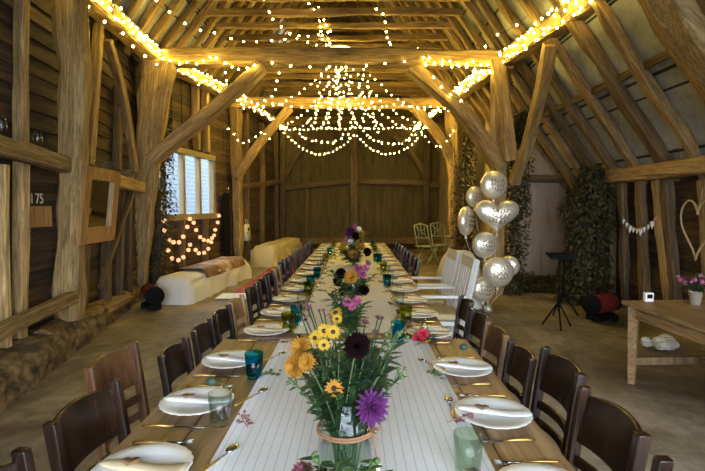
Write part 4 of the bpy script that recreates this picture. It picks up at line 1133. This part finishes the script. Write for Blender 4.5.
# ------------------------------------------------------------------ flowers
def stemcurve(a, b, k=6):
    a = V(a); b = V(b); m = V((a.x*.6+b.x*.4, a.y*.6+b.y*.4, a.z*.35+b.z*.65)); out = []
    for i in range(k+1):
        t = i/k; out.append(a*(1-t)**2+m*2*t*(1-t)+b*t*t)
    return out
def frame_of(n):
    n = V(n).normalized(); x = n.orthogonal().normalized(); return x, n.cross(x), n
def petals(mb, c, n, r, kind):
    x, y, z = frame_of(n)
    def ring(cnt, el, L, W, off=0, cup=0, base=0):
        for i in range(cnt):
            w = 2*PI*(i+off)/cnt+R.uniform(-.06, .06); e = el+R.uniform(-.06, .06)
            rd = x*math.cos(w)+y*math.sin(w); dv = rd*math.cos(e)+z*math.sin(e)
            mb.leaf(V(c)+rd*base, dv, z*math.cos(e)-rd*math.sin(e), L*R.uniform(.9, 1.08), W, cup)
    if kind == 'ball':
        for k, (cnt, el) in enumerate(((14, -.5), (16, -.15), (16, .15), (14, .45), (12, .75), (9, 1.05), (6, 1.35))): ring(cnt, el, r*(1-.02*k), r*.5, k*.5, -.12)
    elif kind == 'spiky':
        for k, (cnt, el) in enumerate(((16, -.15), (18, .1), (16, .35), (14, .6), (10, .9), (6, 1.2))): ring(cnt, el, r*(1-.06*k), r*.27, k*.5, -.1)
    elif kind == 'daisy':
        ring(13, .08, r, r*.3, 0, .12, r*.12); ring(13, .2, r*.85, r*.26, .5, .1, r*.1)
    elif kind == 'mum':
        for k, (cnt, el) in enumerate(((18, -.1), (18, .2), (14, .55), (10, .95))): ring(cnt, el, r*(1-.07*k), r*.24, k*.5, -.05)
fl_desc = {}
def flower(kind, mat, head, base, r, label, group, nrm=None, centre='centre', leaves=4, leafmat='leaf'):
    root = empty('cut_flower', base); tag(root, label, 'flower', group); h = V(head)-V(base)
    nrm = V(nrm) if nrm else V((h.x*1.2+R.uniform(-.03, .03), h.y*1.0-.25*abs(h.z)-.03, max(.04, h.z*.5)))
    sc = stemcurve((0, 0, 0), tuple(h)); mb = MB(); mb.tube(sc, .0022, 5); mb.build('stem', 'stem', root)
    if leaves:
        lb = MB()
        for i in range(leaves):
            t = R.uniform(.55, .93); p = sc[min(5, int(t*6))].lerp(sc[min(6, int(t*6)+1)], .5); w = R.uniform(0, 2*PI)
            lb.leaf(p, (math.cos(w), math.sin(w), R.uniform(-.2, .7)), (0, 0, 1), R.uniform(.035, .06), R.uniform(.014, .026), .25)
        lb.build('leaves', leafmat, root)
    pb = MB(); petals(pb, h, nrm, r, kind); pb.build('petals', mat, root)
    if kind in ('daisy', 'spiky'):
        cb = MB(); q = nrm.normalized(); cb.ball(h+q*r*.08, r*(.3 if kind == 'daisy' else .14), 10); cb.build('flower_centre', centre, root)
def greenery(head, base, label, group, mat='leaf', n=16, L=.05, bud=False, name='leafy_stem', spread=.03):
    root = empty(name, base); tag(root, label, 'foliage', group); h = V(head)-V(base)
    sc = stemcurve((0, 0, 0), tuple(h), 8); mb = MB(); mb.tube(sc, .002, 4)
    lb = MB()
    for i in range(n):
        t = .35+.65*i/n; q = sc[min(8, int(t*8))].lerp(sc[min(8, int(t*8)+1)], t*8-int(t*8)); w = i*2.4+R.uniform(-.3, .3)
        lb.leaf(q, (math.cos(w), math.sin(w), R.uniform(0, .9)), (0, 0, 1), L*R.uniform(.7, 1.2), L*.42, .25)
    if bud:
        for i in range(4):
            p = sc[-1]+V((R.uniform(-1, 1), R.uniform(-1, 1), R.uniform(-.6, .6)))*spread; mb.tube([sc[-2], p], .0012, 4)
            MB().ball(p, R.uniform(.004, .007), 8).build('bud', bud if isinstance(bud, str) else 'leaf2', root)
    mb.build('stem', 'stem', root); lb.build('leaves', mat, root)
def vase(name, x, y, z, prof, label, mat='glass', water=None, n=28):
    root = empty(name, (x, y, z)); tag(root, label, 'vase')
    inn = [(max(r-.003, .001), max(h, .006)) for r, h in prof[::-1]]
    mb = MB(); mb.lathe([(.0001, 0)]+prof+inn+[(.0001, .006)], n); mb.build('glass_body', mat, root)
    if water:
        wp = [(max(r-.0045, .001), h) for r, h in prof if h < water]; mb = MB(); mb.lathe([(.0001, .008)]+[(r, max(h, .008)) for r, h in wp]+[(wp[-1][0], water), (.0001, water)], n); mb.build('water', 'water', root)
    return root
rz_ = TZ+.0075
# --- near bouquet (d = 1.22)
D1 = 1.22; bx, by = -.024, 1.16
jr = vase('glass_jar_vase', bx, by, rz_, [(.05, 0), (.064, .01), (.068, .05), (.068, .12), (.062, .16), (.05, .19), (.043, .205), (.045, .225)], 'round shouldered clear glass jar tied with twine, holding the nearest full bouquet', 'glass', .1)
mb = MB(); mb.tube([(.0705*math.cos(w), .0705*math.sin(w), .142) for w in [2*PI*i/32 for i in range(33)]], .0035, 6); mb.tube([(.0695*math.cos(w), .0695*math.sin(w), .148) for w in [2*PI*i/32 for i in range(33)]], .003, 6)
for q in ((.03, -.02, .015), (.028, .0, -.02), (.02, -.03, -.055), (-.01, -.03, .02)):
    mb.tube([(.064, -.03, .145), (.064+q[0]*.6, -.03+q[1]*.6, .145+q[2]+.006), (.064+q[0], -.03+q[1], .145+q[2])], .0018, 5)
mb.build('twine', 'twine', jr)
mb = MB(); mb.box(.06, .085, -.052, -.05, .04, .085); mb.build('tag', 'white_card', jr, smooth=False)
b0 = lambda: (bx+R.uniform(-.025, .025), by+R.uniform(-.025, .025), rz_+.015+R.uniform(0, .02))
G1 = 'flowers in the nearest bouquet'
flower('ball', 'p_dark', P(357, 346, 1.14), b0(), .036, 'large near-black burgundy dahlia at the front of the nearest bouquet', G1, nrm=(0, -1, .35))
flower('spiky', 'p_purple', P(372, 407, 1.13), b0(), .05, 'vivid purple dahlia hanging low on the right of the jar', G1, nrm=(.35, -1, .25))
flower('mum', 'p_amber', P(301, 348, 1.2), b0(), .036, 'amber chrysanthemum at the upper left of the nearest bouquet', G1, nrm=(-.5, -.8, .5))
flower('mum', 'p_amber', P(295, 366, 1.18), b0(), .036, 'amber chrysanthemum lowest on the left of the nearest bouquet', G1, nrm=(-.6, -.9, .1))
flower('mum', 'p_amber', P(307, 362, 1.15), b0(), .026, 'small amber chrysanthemum tucked beside the two large ones', G1, nrm=(-.3, -1, .2))
flower('daisy', 'p_yellow', P(324, 331, 1.2), b0(), .02, 'yellow daisy with dark centre, upper left of a tight trio', G1, nrm=(-.1, -1, .5))
flower('daisy', 'p_yellow', P(333, 332, 1.19), b0(), .02, 'yellow daisy with dark centre, upper right of a tight trio', G1, nrm=(.1, -1, .5))
flower('daisy', 'p_yellow', P(324, 345, 1.16), b0(), .017, 'amber-yellow daisy lowest of a tight trio', G1, nrm=(-.1, -1, .1))
flower('daisy', 'p_yellow', P(315, 338, 1.2), b0(), .02, 'small yellow daisy left of the tight trio', G1, nrm=(-.4, -1, .3))
flower('daisy', 'p_amber', P(334, 388, 1.13), b0(), .023, 'golden daisy drooping over the jar neck', G1, nrm=(-.05, -1, .05))
flower('daisy', 'p_yellow', P(337, 319, 1.3), b0(), .016, 'yellow daisy highest in the nearest bouquet', G1, nrm=(0, -1, .7))
flower('daisy', 'p_yellow', P(303, 338, 1.27), b0(), .016, 'tiny yellow daisy at the left rim of the nearest bouquet', G1)
for i, (px, py, r) in enumerate(((365, 323, .018), (375, 333, .016), (368, 345, .016), (378, 318, .014))):
    flower('mum', 'p_rust', P(px, py, 1.28), b0(), r, 'dusky pink astrantia on the right above the dark dahlia', 'dusky pink astrantias', leaves=2)
for i, (px, py, m_) in enumerate(((306, 320, 'p_dark'), (299, 337, 'p_dark'), (298, 306, 'p_rust'), (398, 313, 'p_dark'), (408, 322, 'p_rust'), (382, 318, 'leaf2'))):
    flower('mum', m_, P(px, py, 1.33), b0(), .01, 'tiny dark seed head on a thin stem rising from the nearest bouquet', 'tiny dark seed heads', leaves=0)
for i in range(6):
    px = 318+R.uniform(-14, 14); py = 312+R.uniform(-12, 10)
    flower('mum', 'p_pink', P(px, py, 1.38), b0(), .009, 'tiny pink blossom at the upper left of the nearest bouquet', 'tiny pink blossoms', leaves=0)
lf = [(318, 372), (345, 368), (330, 360), (355, 372), (370, 372), (385, 365), (340, 352), (360, 385), (348, 392), (388, 350), (395, 345), (312, 380), (325, 350), (375, 355), (362, 362), (338, 378), (310, 372), (352, 330), (366, 335)]
lf += [(R.uniform(312, 392), R.uniform(345, 392)) for _ in range(30)]
for i, (px, py) in enumerate(lf):
    greenery(P(px, py, R.uniform(1.14, 1.3)), b0(), 'leafy green stem inside the nearest bouquet', 'leafy stems in the nearest bouquet', mat=('leaf', 'leaf3', 'leaf')[i % 3], n=18, L=.055)
for (px, py, l) in ((288, 377, 'far left'), (403, 374, 'far right'), (308, 395, 'low left'), (398, 330, 'upper right'), (386, 340, 'right')):
    greenery(P(px, py, 1.2), b0(), 'sprig with round green buds reaching out '+l+' of the nearest bouquet', 'budded sprigs', mat='leaf2', n=9, L=.03, bud=True, spread=.025)
# --- posy at the bottom edge (d ~ .85)
vx, vy = -.06, .84
vase('bud_vase', vx, vy, rz_, [(.03, 0), (.042, .01), (.044, .06), (.03, .1), (.028, .125)], 'small glass vase at the very front edge of the picture', 'glass', .07)
b1 = lambda: (vx+R.uniform(-.012, .012), vy+R.uniform(-.012, .012), rz_+.012)
flower('ball', 'p_rust', P(303, 474, .9), b1(), .028, 'dusky burgundy flower at the bottom edge, left of the front posy', 'flowers in the front posy')
flower('ball', 'p_dark', P(322, 484, .86), b1(), .028, 'dark burgundy flower lowest in the front posy', 'flowers in the front posy')
for (px, py) in ((318, 455), (330, 470), (345, 468), (362, 464), (375, 458), (338, 462), (385, 472), (310, 466), (352, 476)):
    greenery(P(px, py, .9), b1(), 'green leafy sprig of the front posy', 'leafy sprigs of the front posy', mat='leaf2' if px % 2 else 'leaf', n=10, L=.04, bud=(px in (318, 375)) and 'leaf2', spread=.012)

# --- further bouquets
def bouquet(idx, x, y, prof, heads, greens, where, vmat='glass_green', spread=.018, vname='flower_vase', L=.06):
    vase(vname, x, y, rz_, prof, f'{where} glass vase along the runner', vmat, prof[-1][1]*.5)
    rm_ = min(r for r, h in prof)*.5
    bf = lambda: (x+R.uniform(-rm_, rm_), y+R.uniform(-rm_, rm_), rz_+.012)
    for (kind, mat, px, py, r, l) in heads:
        flower(kind, mat, P(px, py, y-R.uniform(-.02, .08)), bf(), r*(1.3 if idx < 6 else 1.5), f'{l} in the {where} vase', f'flowers in the {where} vase', leaves=3)
    for (px, py) in greens+[(gx+R.uniform(-9, 9)*2.4/y*1.4, gy+R.uniform(-6, 8)*2.4/y*1.4) for gx, gy in greens]:
        greenery(P(px, py, y+R.uniform(-.08, .08)), bf(), f'leafy stem in the {where} vase', f'leafy stems in the {where} vase', mat=R.choice(['leaf', 'leaf2', 'leaf3']), n=18, L=L*1.25)
tall = [(.035, 0), (.038, .01), (.034, .1), (.03, .17), (.032, .19)]
bouquet(2, -.02, 2.38, tall, [('mum', 'p_pink', 347, 302, .022, 'pink flower, left one'), ('mum', 'p_pink', 357, 301, .024, 'pink flower, right one'), ('mum', 'p_pink', 352, 306, .02, 'pink flower, low one'), ('daisy', 'p_yellow', 336, 313, .03, 'yellow daisy')],
        [(342, 308), (362, 306), (352, 312), (338, 290), (335, 300)], 'second tall')
bouquet(3, -.02, 3.5, [(.04, 0), (.045, .01), (.045, .1), (.035, .14), (.037, .16)], [('mum', 'p_amber', 351, 277, .05, 'golden chrysanthemum'), ('ball', 'p_dark', 341, 274, .04, 'black-red dahlia, upper left'), ('ball', 'p_dark', 338, 281, .035, 'black-red dahlia, lower left'), ('ball', 'p_dark', 364, 290, .036, 'black-red dahlia, right'), ('ball', 'p_dark', 343, 292, .03, 'black-red dahlia, lowest'),
        ('mum', 'p_pink', 358, 268, .036, 'pink flower, top'), ('mum', 'p_pink', 362, 274, .034, 'pink flower, right'), ('mum', 'p_pink', 366, 268, .026, 'pink flower, far right'), ('mum', 'p_rust', 368, 263, .024, 'dusky flower, upper right'), ('mum', 'p_pink', 356, 273, .03, 'pink flower, middle')],
        [(345, 287), (352, 288), (360, 282), (333, 276), (356, 293), (348, 284), (340, 286), (366, 280)], 'third')
bouquet(4, -.02, 5.6, [(.05, 0), (.055, .01), (.055, .12), (.045, .16), (.047, .18)], [('mum', 'p_amber', 353, 254, .055, 'amber chrysanthemum, lower'), ('mum', 'p_amber', 360, 246, .055, 'amber chrysanthemum, right'), ('mum', 'p_yellow', 343, 246, .055, 'yellow chrysanthemum, left'), ('ball', 'p_dark', 367, 252, .05, 'black-red dahlia, right'), ('mum', 'p_white', 350, 242, .04, 'cream flower'), ('mum', 'p_pink', 346, 240, .03, 'small pink flower')],
        [(350, 250), (346, 254), (357, 250), (352, 244), (341, 250), (362, 242), (355, 258), (348, 260)], 'fourth', L=.09)
bouquet(5, -.02, 7.0, [(.05, 0), (.055, .01), (.055, .16), (.045, .2), (.047, .24)], [('ball', 'p_purple', 350, 232, .065, 'round purple dahlia'), ('mum', 'p_yellow', 361, 234, .06, 'yellow chrysanthemum'), ('mum', 'p_white', 359, 229, .04, 'cream flower'), ('mum', 'p_pink', 355, 226, .035, 'pink flower, top'), ('ball', 'p_dark', 356, 236, .05, 'dark dahlia')],
        [(352, 238), (358, 239), (347, 238), (362, 230), (354, 242)], 'furthest', L=.09)
# small red posy by the runner edge
bouquet(6, .37, 2.5, [(.022, 0), (.026, .01), (.026, .05), (.014, .08), (.016, .1)], [('spiky', 'p_red', 418, 340, .03, 'red flower, left'), ('spiky', 'p_red', 425, 346, .03, 'red flower, right'), ('spiky', 'p_red', 423, 334, .024, 'red flower, top'), ('ball', 'p_purple', 428, 351, .014, 'small violet flower')], [(412, 338), (430, 340), (420, 345)], 'small right-hand', L=.04)
for (x, y) in ((.395, 1.72), (.41, 1.8), (.405, 1.66)): pass
# dried sprigs lying along the runner edges
def sprig(x, y, rz, label, group, mat='p_rust'):
    root = empty('dried_sprig', (x, y, TZ+.009), rz); tag(root, label, 'sprig', group)
    mb = MB(); mb.tube([(-.05, 0, .003), (0, .004, .006), (.05, 0, .004)], .0015, 4); mb.build('stem', 'twine', root)
    lb = MB()
    for i in range(8): lb.ball((R.uniform(-.01, .055), R.uniform(-.02, .02), R.uniform(.004, .016)), R.uniform(.004, .008), 6)
    for i in range(6): lb.leaf((R.uniform(-.04, .04), 0, .005), (R.uniform(-1, 1), R.choice((-1, 1)), .3), (0, 0, 1), .025, .012)
    lb.build('blossom', mat, root)
k = 0
for i in range(16):
    for sx in (-1, 1):
        x = (-.31 if sx < 0 else .27)+R.uniform(-.02, .02) if i > 2 else (-.36 if sx < 0 else .345)
        y = 1.5+i*.47+R.uniform(-.08, .08)
        sprig(x, y, R.uniform(0, 3), f'dried flower sprig on the {"left" if sx<0 else "right"} edge of the runner', f'dried sprigs along the {"left" if sx<0 else "right"} runner edge', ['p_rust', 'leaf2', 'p_amber'][(i+k) % 3])
# seed head on the two nearest left napkins
for (x, y, l) in ((-.53, 1.70, 'nearest full left plate'), (.5, 2.13, 'second right plate')):
    root = empty('seed_head', (x, y, TZ+.05)); tag(root, 'grey-green dried seed head lying on the '+l, 'seed head')
    mb = MB(); mb.ball((0, 0, .017), .018, 12, (1.1, 1, .9)); mb.build('pod', 'leaf3', root); mb = MB(); mb.tube([(0, 0, .02), (.06, -.01, .008)], .002, 5); mb.build('stem', 'stem', root)

# ------------------------------------------------------------------ string lights
bulb_me = None
def mk_bulb(name, r, mat):
    phi = (1+5**.5)/2; vs = [V(v).normalized()*r for v in ((-1, phi, 0), (1, phi, 0), (-1, -phi, 0), (1, -phi, 0), (0, -1, phi), (0, 1, phi), (0, -1, -phi), (0, 1, -phi), (phi, 0, -1), (phi, 0, 1), (-phi, 0, -1), (-phi, 0, 1))]
    fs = [(0, 11, 5), (0, 5, 1), (0, 1, 7), (0, 7, 10), (0, 10, 11), (1, 5, 9), (5, 11, 4), (11, 10, 2), (10, 7, 6), (7, 1, 8), (3, 9, 4), (3, 4, 2), (3, 2, 6), (3, 6, 8), (3, 8, 9), (4, 9, 5), (2, 4, 11), (6, 2, 10), (8, 6, 7), (9, 8, 1)]
    me = bpy.data.meshes.new(name); me.from_pydata([tuple(v) for v in vs], [], fs); me.polygons.foreach_set('use_smooth', [True]*20); me.materials.append(M[mat]); return me
BULB = mk_bulb('bulb', .0165, 'bulb'); BULBS = mk_bulb('bulb', .014, 'bulb'); ORB = mk_bulb('orb', .045, 'orb')
def resample(pts, step):
    out = []; acc = 0; nxt = step*.5
    for a, b in zip(pts, pts[1:]):
        L = (b-a).length
        while acc+L >= nxt and L > 0: out.append(a.lerp(b, (nxt-acc)/L)); nxt += step
        acc += L
    return out
NB = 0
def lights(label, pts, step, jit=.02, me=None, cable_r=.004, name='string_light', group='warm fairy light strings'):
    global NB
    pts = [V(p) for p in pts]; base = pts[0]; r = empty(name, base); tag(r, label, 'string lights', group)
    mb = MB(); mb.tube([p-base for p in pts], cable_r, 4); mb.build('cable', 'cable', r)
    ps = resample(pts, step)
    if len(ps) > 98: ps = resample(pts, step*len(ps)/97)
    for p in ps:
        o = bpy.data.objects.new('bulb', me or BULB); C.objects.link(o); o.parent = r
        o.location = p-base+V((R.uniform(-jit, jit), R.uniform(-jit, jit), R.uniform(-jit, jit*.3))); NB += 1
def sag(A, B, s, n=14): 
    A = V(A); B = V(B); return [A.lerp(B, i/n)-V((0, 0, s*4*(i/n)*(1-i/n))) for i in range(n+1)]
def chain(ps, s, n=10):
    out = []
    for a, b in zip(ps, ps[1:]): out += sag(a, b, s, n)[:-1]
    return out+[V(ps[-1])]
def helix(A, B, rad, turns, ph=0, n=90, flat=None):
    A = V(A); B = V(B); t = (B-A).normalized(); x = t.cross(V((0, 0, 1))).normalized(); y = x.cross(t); out = []
    for i in range(n+1):
        w = ph+2*PI*turns*i/n; out.append(A.lerp(B, i/n)+x*math.cos(w)*rad+y*math.sin(w)*rad)
    return out
pA = pl; pB = plr
# lines laid along the plates, on the room-facing and lower sides
def along(A, B, offs, wig=.03, n=40):
    A = V(A); B = V(B); return [A.lerp(B, i/n)+V(offs)+V((R.uniform(-wig, wig)*.4, 0, R.uniform(-wig, wig))) for i in range(n+1)]
lights('fairy lights laid thickly along the left wall beam, upper line near the camera', along(pA[0].lerp(pA[1], .8), pA[2], (.17, 0, .05), .05), .14)
lights('fairy lights along the left wall beam, lower line near the camera', along(pA[0].lerp(pA[1], .8), pA[2], (.19, 0, -.07), .05), .14)
lights('single loose fairy light line under the left wall beam', along(pA[0].lerp(pA[1], .8), pA[2], (.18, 0, -.24), .03), .42)
lights('fairy lights along the left wall beam above the window, upper line', along(pA[2], pA[3], (.17, 0, .06), .06), .16)
lights('fairy lights along the left wall beam above the window, lower line', along(pA[2], pA[3], (.18, 0, -.1), .08), .13)
lights('fairy lights along the left wall beam running to the back wall', along(pA[3], pA[4], (.17, 0, -.05), .08), .09, me=BULBS)
lights('fairy lights along the right beam near the camera, upper line', along(pB[0].lerp(pB[1], .85), pB[2], (-.17, 0, .05), .05), .15)
lights('fairy lights along the right beam near the camera, lower line', along(pB[0].lerp(pB[1], .85), pB[2], (-.15, 0, -.13), .06), .17)
lights('fairy lights on the outer side of the right beam near the camera', along(pB[0].lerp(pB[1], .85), pB[2], (-.17, 0, -.02), .06), .3)
lights('fairy lights along the right beam beyond the balloon post, upper line', along(pB[2], pB[3], (-.16, 0, .04), .06), .12)
lights('fairy lights along the right beam beyond the balloon post, lower line', along(pB[2], pB[3], (-.17, 0, -.1), .06), .13)
lights('fairy lights along the right beam running to the back wall', along(pB[3], pB[4], (-.17, 0, -.05), .08), .09, me=BULBS)
# on the ties
def tp(px, py, d): return P(px, py, d)
lights('fairy lights looping along the left half of the first cross beam', chain([tp(160, 55, 7.55), tp(185, 62, 7.55), tp(215, 55, 7.55), tp(240, 68, 7.55), tp(262, 60, 7.55)], .05), .13)
lights('fairy lights along the right half of the first cross beam', chain([tp(425, 55, 7.6), tp(450, 66, 7.6), tp(470, 60, 7.6), tp(497, 62, 7.6)], .05), .13)
lights('second fairy light line on the right half of the first cross beam', chain([tp(420, 62, 7.58), tp(445, 58, 7.58), tp(475, 68, 7.58), tp(500, 72, 7.58)], .04), .14)
lights('sparse fairy lights along the middle of the first cross beam', chain([tp(262, 60, 7.55), tp(340, 66, 7.55), tp(425, 56, 7.55)], .05), .3)
lights('fairy lights sagging from the first cross beam beside the left brace', chain([tp(225, 58, 7.6), tp(226, 80, 7.7), tp(255, 105, 8.2), tp(275, 92, 8.2), tp(283, 58, 8.0)], .02), .14)
lights('fairy lights sagging down the broad right brace', chain([tp(424, 60, 7.55), tp(440, 87, 7.6), tp(470, 105, 7.7)], .03), .2)
lights('fairy lights along the second cross beam, left end', chain([tp(240, 108, 10.95), tp(275, 102, 10.95), tp(310, 106, 10.95)], .05), .22)
lights('fairy lights along the second cross beam, right end', chain([tp(400, 103, 10.95), tp(430, 106, 10.95), tp(462, 105, 10.9)], .05), .16)
lights('fairy lights along the second cross beam, middle', chain([tp(310, 104, 10.95), tp(350, 108, 10.95), tp(400, 103, 10.95)], .04), .3)
# loose roof wires
lights('loose wire of spaced bulbs crossing the upper left rafters', chain([tp(150, -10, 6.5), tp(165, 8, 6.8), tp(195, 25, 7.2), tp(215, 33, 7.5), tp(262, 40, 8.2), tp(330, 30, 9.2)], .06), .28)
lights('loose wire of spaced bulbs crossing the upper right rafters', chain([tp(545, -4, 6.4), tp(500, 33, 7.1), tp(462, 52, 8.1), tp(410, 45, 9.)], .08), .35)
lights('spaced bulbs hanging from the ridge on the left', chain([tp(262, -8, 7.6), tp(275, 20, 8.4), tp(300, 35, 9.), tp(330, 45, 9.8)], .08), .28)
lights('spaced bulbs hanging from the ridge in the middle', chain([tp(300, -8, 8.), tp(318, 12, 8.6), tp(322, 38, 9.6), tp(335, 46, 9.8)], .04), .2)
lights('second line of bulbs hanging from the ridge in the middle', chain([tp(312, -6, 8.2), tp(325, 20, 8.9), tp(330, 46, 9.8)], .04), .2)
lights('spaced bulbs hanging from the ridge right of centre', chain([tp(365, -8, 7.8), tp(385, 15, 8.4), tp(390, 45, 9.6), tp(350, 48, 9.8)], .08), .26)
# canopy from the hoop
hub = P(340, 50, 9.8)
r = empty('willow_hoop', hub); tag(r, 'willow hoop given a glow for the bulb light on it, hanging high above the middle of the table', 'hoop')
mb = MB(); mb.tube([(.22*math.cos(w), .22*math.sin(w), 0) for w in [2*PI*i/30 for i in range(31)]], .022, 8, cap=False); mb.build('hoop_ring', 'hoop_glow', r)
mb = MB(); mb.tube([(0, 0, 1.7), (0, 0, .25)], .006, 5)
for q in range(4): mb.tube([(.22*math.cos(q*PI/2), .22*math.sin(q*PI/2), 0), (0, 0, .25)], .004, 4)
mb.build('hanging_wire', 'cable', r)
ends = [(278, 128, 10.8), (300, 126, 11.6), (320, 128, 12.), (340, 126, 12.2), (362, 128, 12.2), (385, 126, 11.8), (408, 128, 11.2), (428, 128, 10.6), (238, 104, 9.6), (455, 108, 9.6)]
for i, e in enumerate(ends):
    w = 2*PI*i/len(ends); A = hub+V((.22*math.cos(w), .22*math.sin(w), 0))
    lights(f'canopy strand of fairy lights falling from the hoop, {ordn[i]} counted from the left' if i < 8 else 'wide canopy strand from the hoop to the '+('left' if i == 8 else 'right')+' wall beam', sag(A, P(*e), .28 if i < 8 else .45, 18), .15, .03, me=BULBS, group='canopy strands of fairy lights')
for i, (x0, x1) in enumerate(((322, 312), (330, 327), (338, 341), (348, 352), (357, 366), (365, 378))):
    lights(f'short canopy strand dropping below the hoop, {ordn[i]} counted from the left', sag(P(x0, 72, 10.2), P(x1, 130, 11.2), .06, 14), .13, .05, me=BULBS, group='canopy strands of fairy lights')
lights('level string of fairy lights at the foot of the canopy', chain([P(278, 128, 10.8), P(320, 128, 11.3), P(360, 127, 11.4), P(395, 127, 11.2), P(432, 127, 10.6)], .03), .115, .02, me=BULBS)
sw = [(262, 130, 10.6), (283, 131, 10.8), (355, 134, 11.4), (424, 134, 10.8), (445, 120, 10.4)]
lights('left drooping swag of fairy lights before the back wall', sag(P(283, 131, 10.9), P(354, 134, 11.5), .5, 24), .11, .02, me=BULBS)
lights('right drooping swag of fairy lights before the back wall', sag(P(356, 134, 11.5), P(424, 131, 10.9), .5, 24), .11, .02, me=BULBS)
lights('shallow swag of fairy lights left of centre', sag(P(295, 128, 10.8), P(350, 130, 11.), .3, 20), .1, .05, me=BULBS)
lights('shallow swag of fairy lights right of centre', sag(P(362, 130, 11.), P(420, 130, 10.8), .3, 20), .08, .05, me=BULBS)
lights('fairy lights hanging low at the far left of the canopy', chain([P(226, 125, 9.8), P(245, 143, 10.2), P(262, 130, 10.4), P(275, 140, 10.6)], .05), .16, .03, me=BULBS)
lights('fairy lights hanging low at the far right of the canopy', chain([P(424, 134, 10.8), P(440, 148, 10.6), P(452, 130, 10.4), P(464, 122, 10.2)], .05), .16, .03, me=BULBS)
# globe string under the window
def wq(px, py): return wl(px, py, .14)
lights('string of round frosted globe lights, upper festoon under the window', chain([wq(163, 214), wq(164, 224), wq(168, 240), wq(181, 242), wq(187, 228), wq(190, 216), wq(196, 230), wq(203, 240), wq(212, 238), wq(216, 224), wq(221, 210)], .02, 5), .2, .02, me=ORB, name='globe_string', group='globe light strings')
lights('string of round frosted globe lights, lower festoon under the window', chain([wq(167, 246), wq(171, 252), wq(175, 260), wq(184, 257), wq(190, 243), wq(197, 251), wq(204, 252), wq(211, 244), wq(216, 230)], .02, 5), .2, .02, me=ORB, name='globe_string', group='globe light strings')
print('bulbs', NB)

# ------------------------------------------------------------------ light from outside, camera
w = bpy.data.worlds.new('sky'); S.world = w; w.use_nodes = True; nt = w.node_tree
bg = nt.nodes['Background']
tc = nt.nodes.new('ShaderNodeTexCoord'); sp = nt.nodes.new('ShaderNodeSeparateXYZ'); nt.links.new(tc.outputs['Generated'], sp.inputs[0])
rp = nt.nodes.new('ShaderNodeValToRGB'); nt.links.new(sp.outputs[2], rp.inputs[0])
rp.color_ramp.elements[0].color = (.8, .88, 1, 1); rp.color_ramp.elements[1].color = (.6, .76, 1, 1)
nt.links.new(rp.outputs[0], bg.inputs[0]); bg.inputs[1].default_value = 13.0
def portal(name, loc, rot, sx, sy):
    l = bpy.data.lights.new(name, 'AREA'); l.shape = 'RECTANGLE'; l.size = sx; l.size_y = sy; l.cycles.is_portal = True
    o = bpy.data.objects.new(name, l); C.objects.link(o); o.location = loc; o.rotation_euler = rot
portal('door_daylight', (.45, -2.3, 1.5), (PI/2, 0, 0), 4.3, 3.0)
portal('side_daylight', (4.02, -.4, .98), (PI/2, 0, PI/2), 3.8, 1.95)
xm = wallx((WIN_D0+WIN_D1)/2)-.12
portal('window_daylight', (xm, (WIN_D0+WIN_D1)/2, (WIN_Z0+WIN_Z1)/2), (PI/2, 0, -PI/2+math.atan2(wallx(WIN_D1)-wallx(WIN_D0), WIN_D1-WIN_D0)*-1), 2.1, 1.25)

cam = bpy.data.cameras.new('camera'); co = bpy.data.objects.new('camera', cam); C.objects.link(co)
cam.sensor_width = 36; cam.lens = F/705*36; cam.shift_x = -2.5/705; cam.clip_start = .05
co.location = (0, 0, EYE); co.rotation_euler = (PI/2-PITCH, 0, 0)
S.camera = co
S.view_settings.view_transform = 'Standard'; S.view_settings.look = 'None'; S.view_settings.gamma = 1; S.view_settings.exposure = .35
S.cycles.use_denoising = True; S.cycles.max_bounces = 6; S.cycles.diffuse_bounces = 4; S.cycles.transparent_max_bounces = 16
S.cycles.sample_clamp_indirect = 4; S.cycles.use_light_tree = True
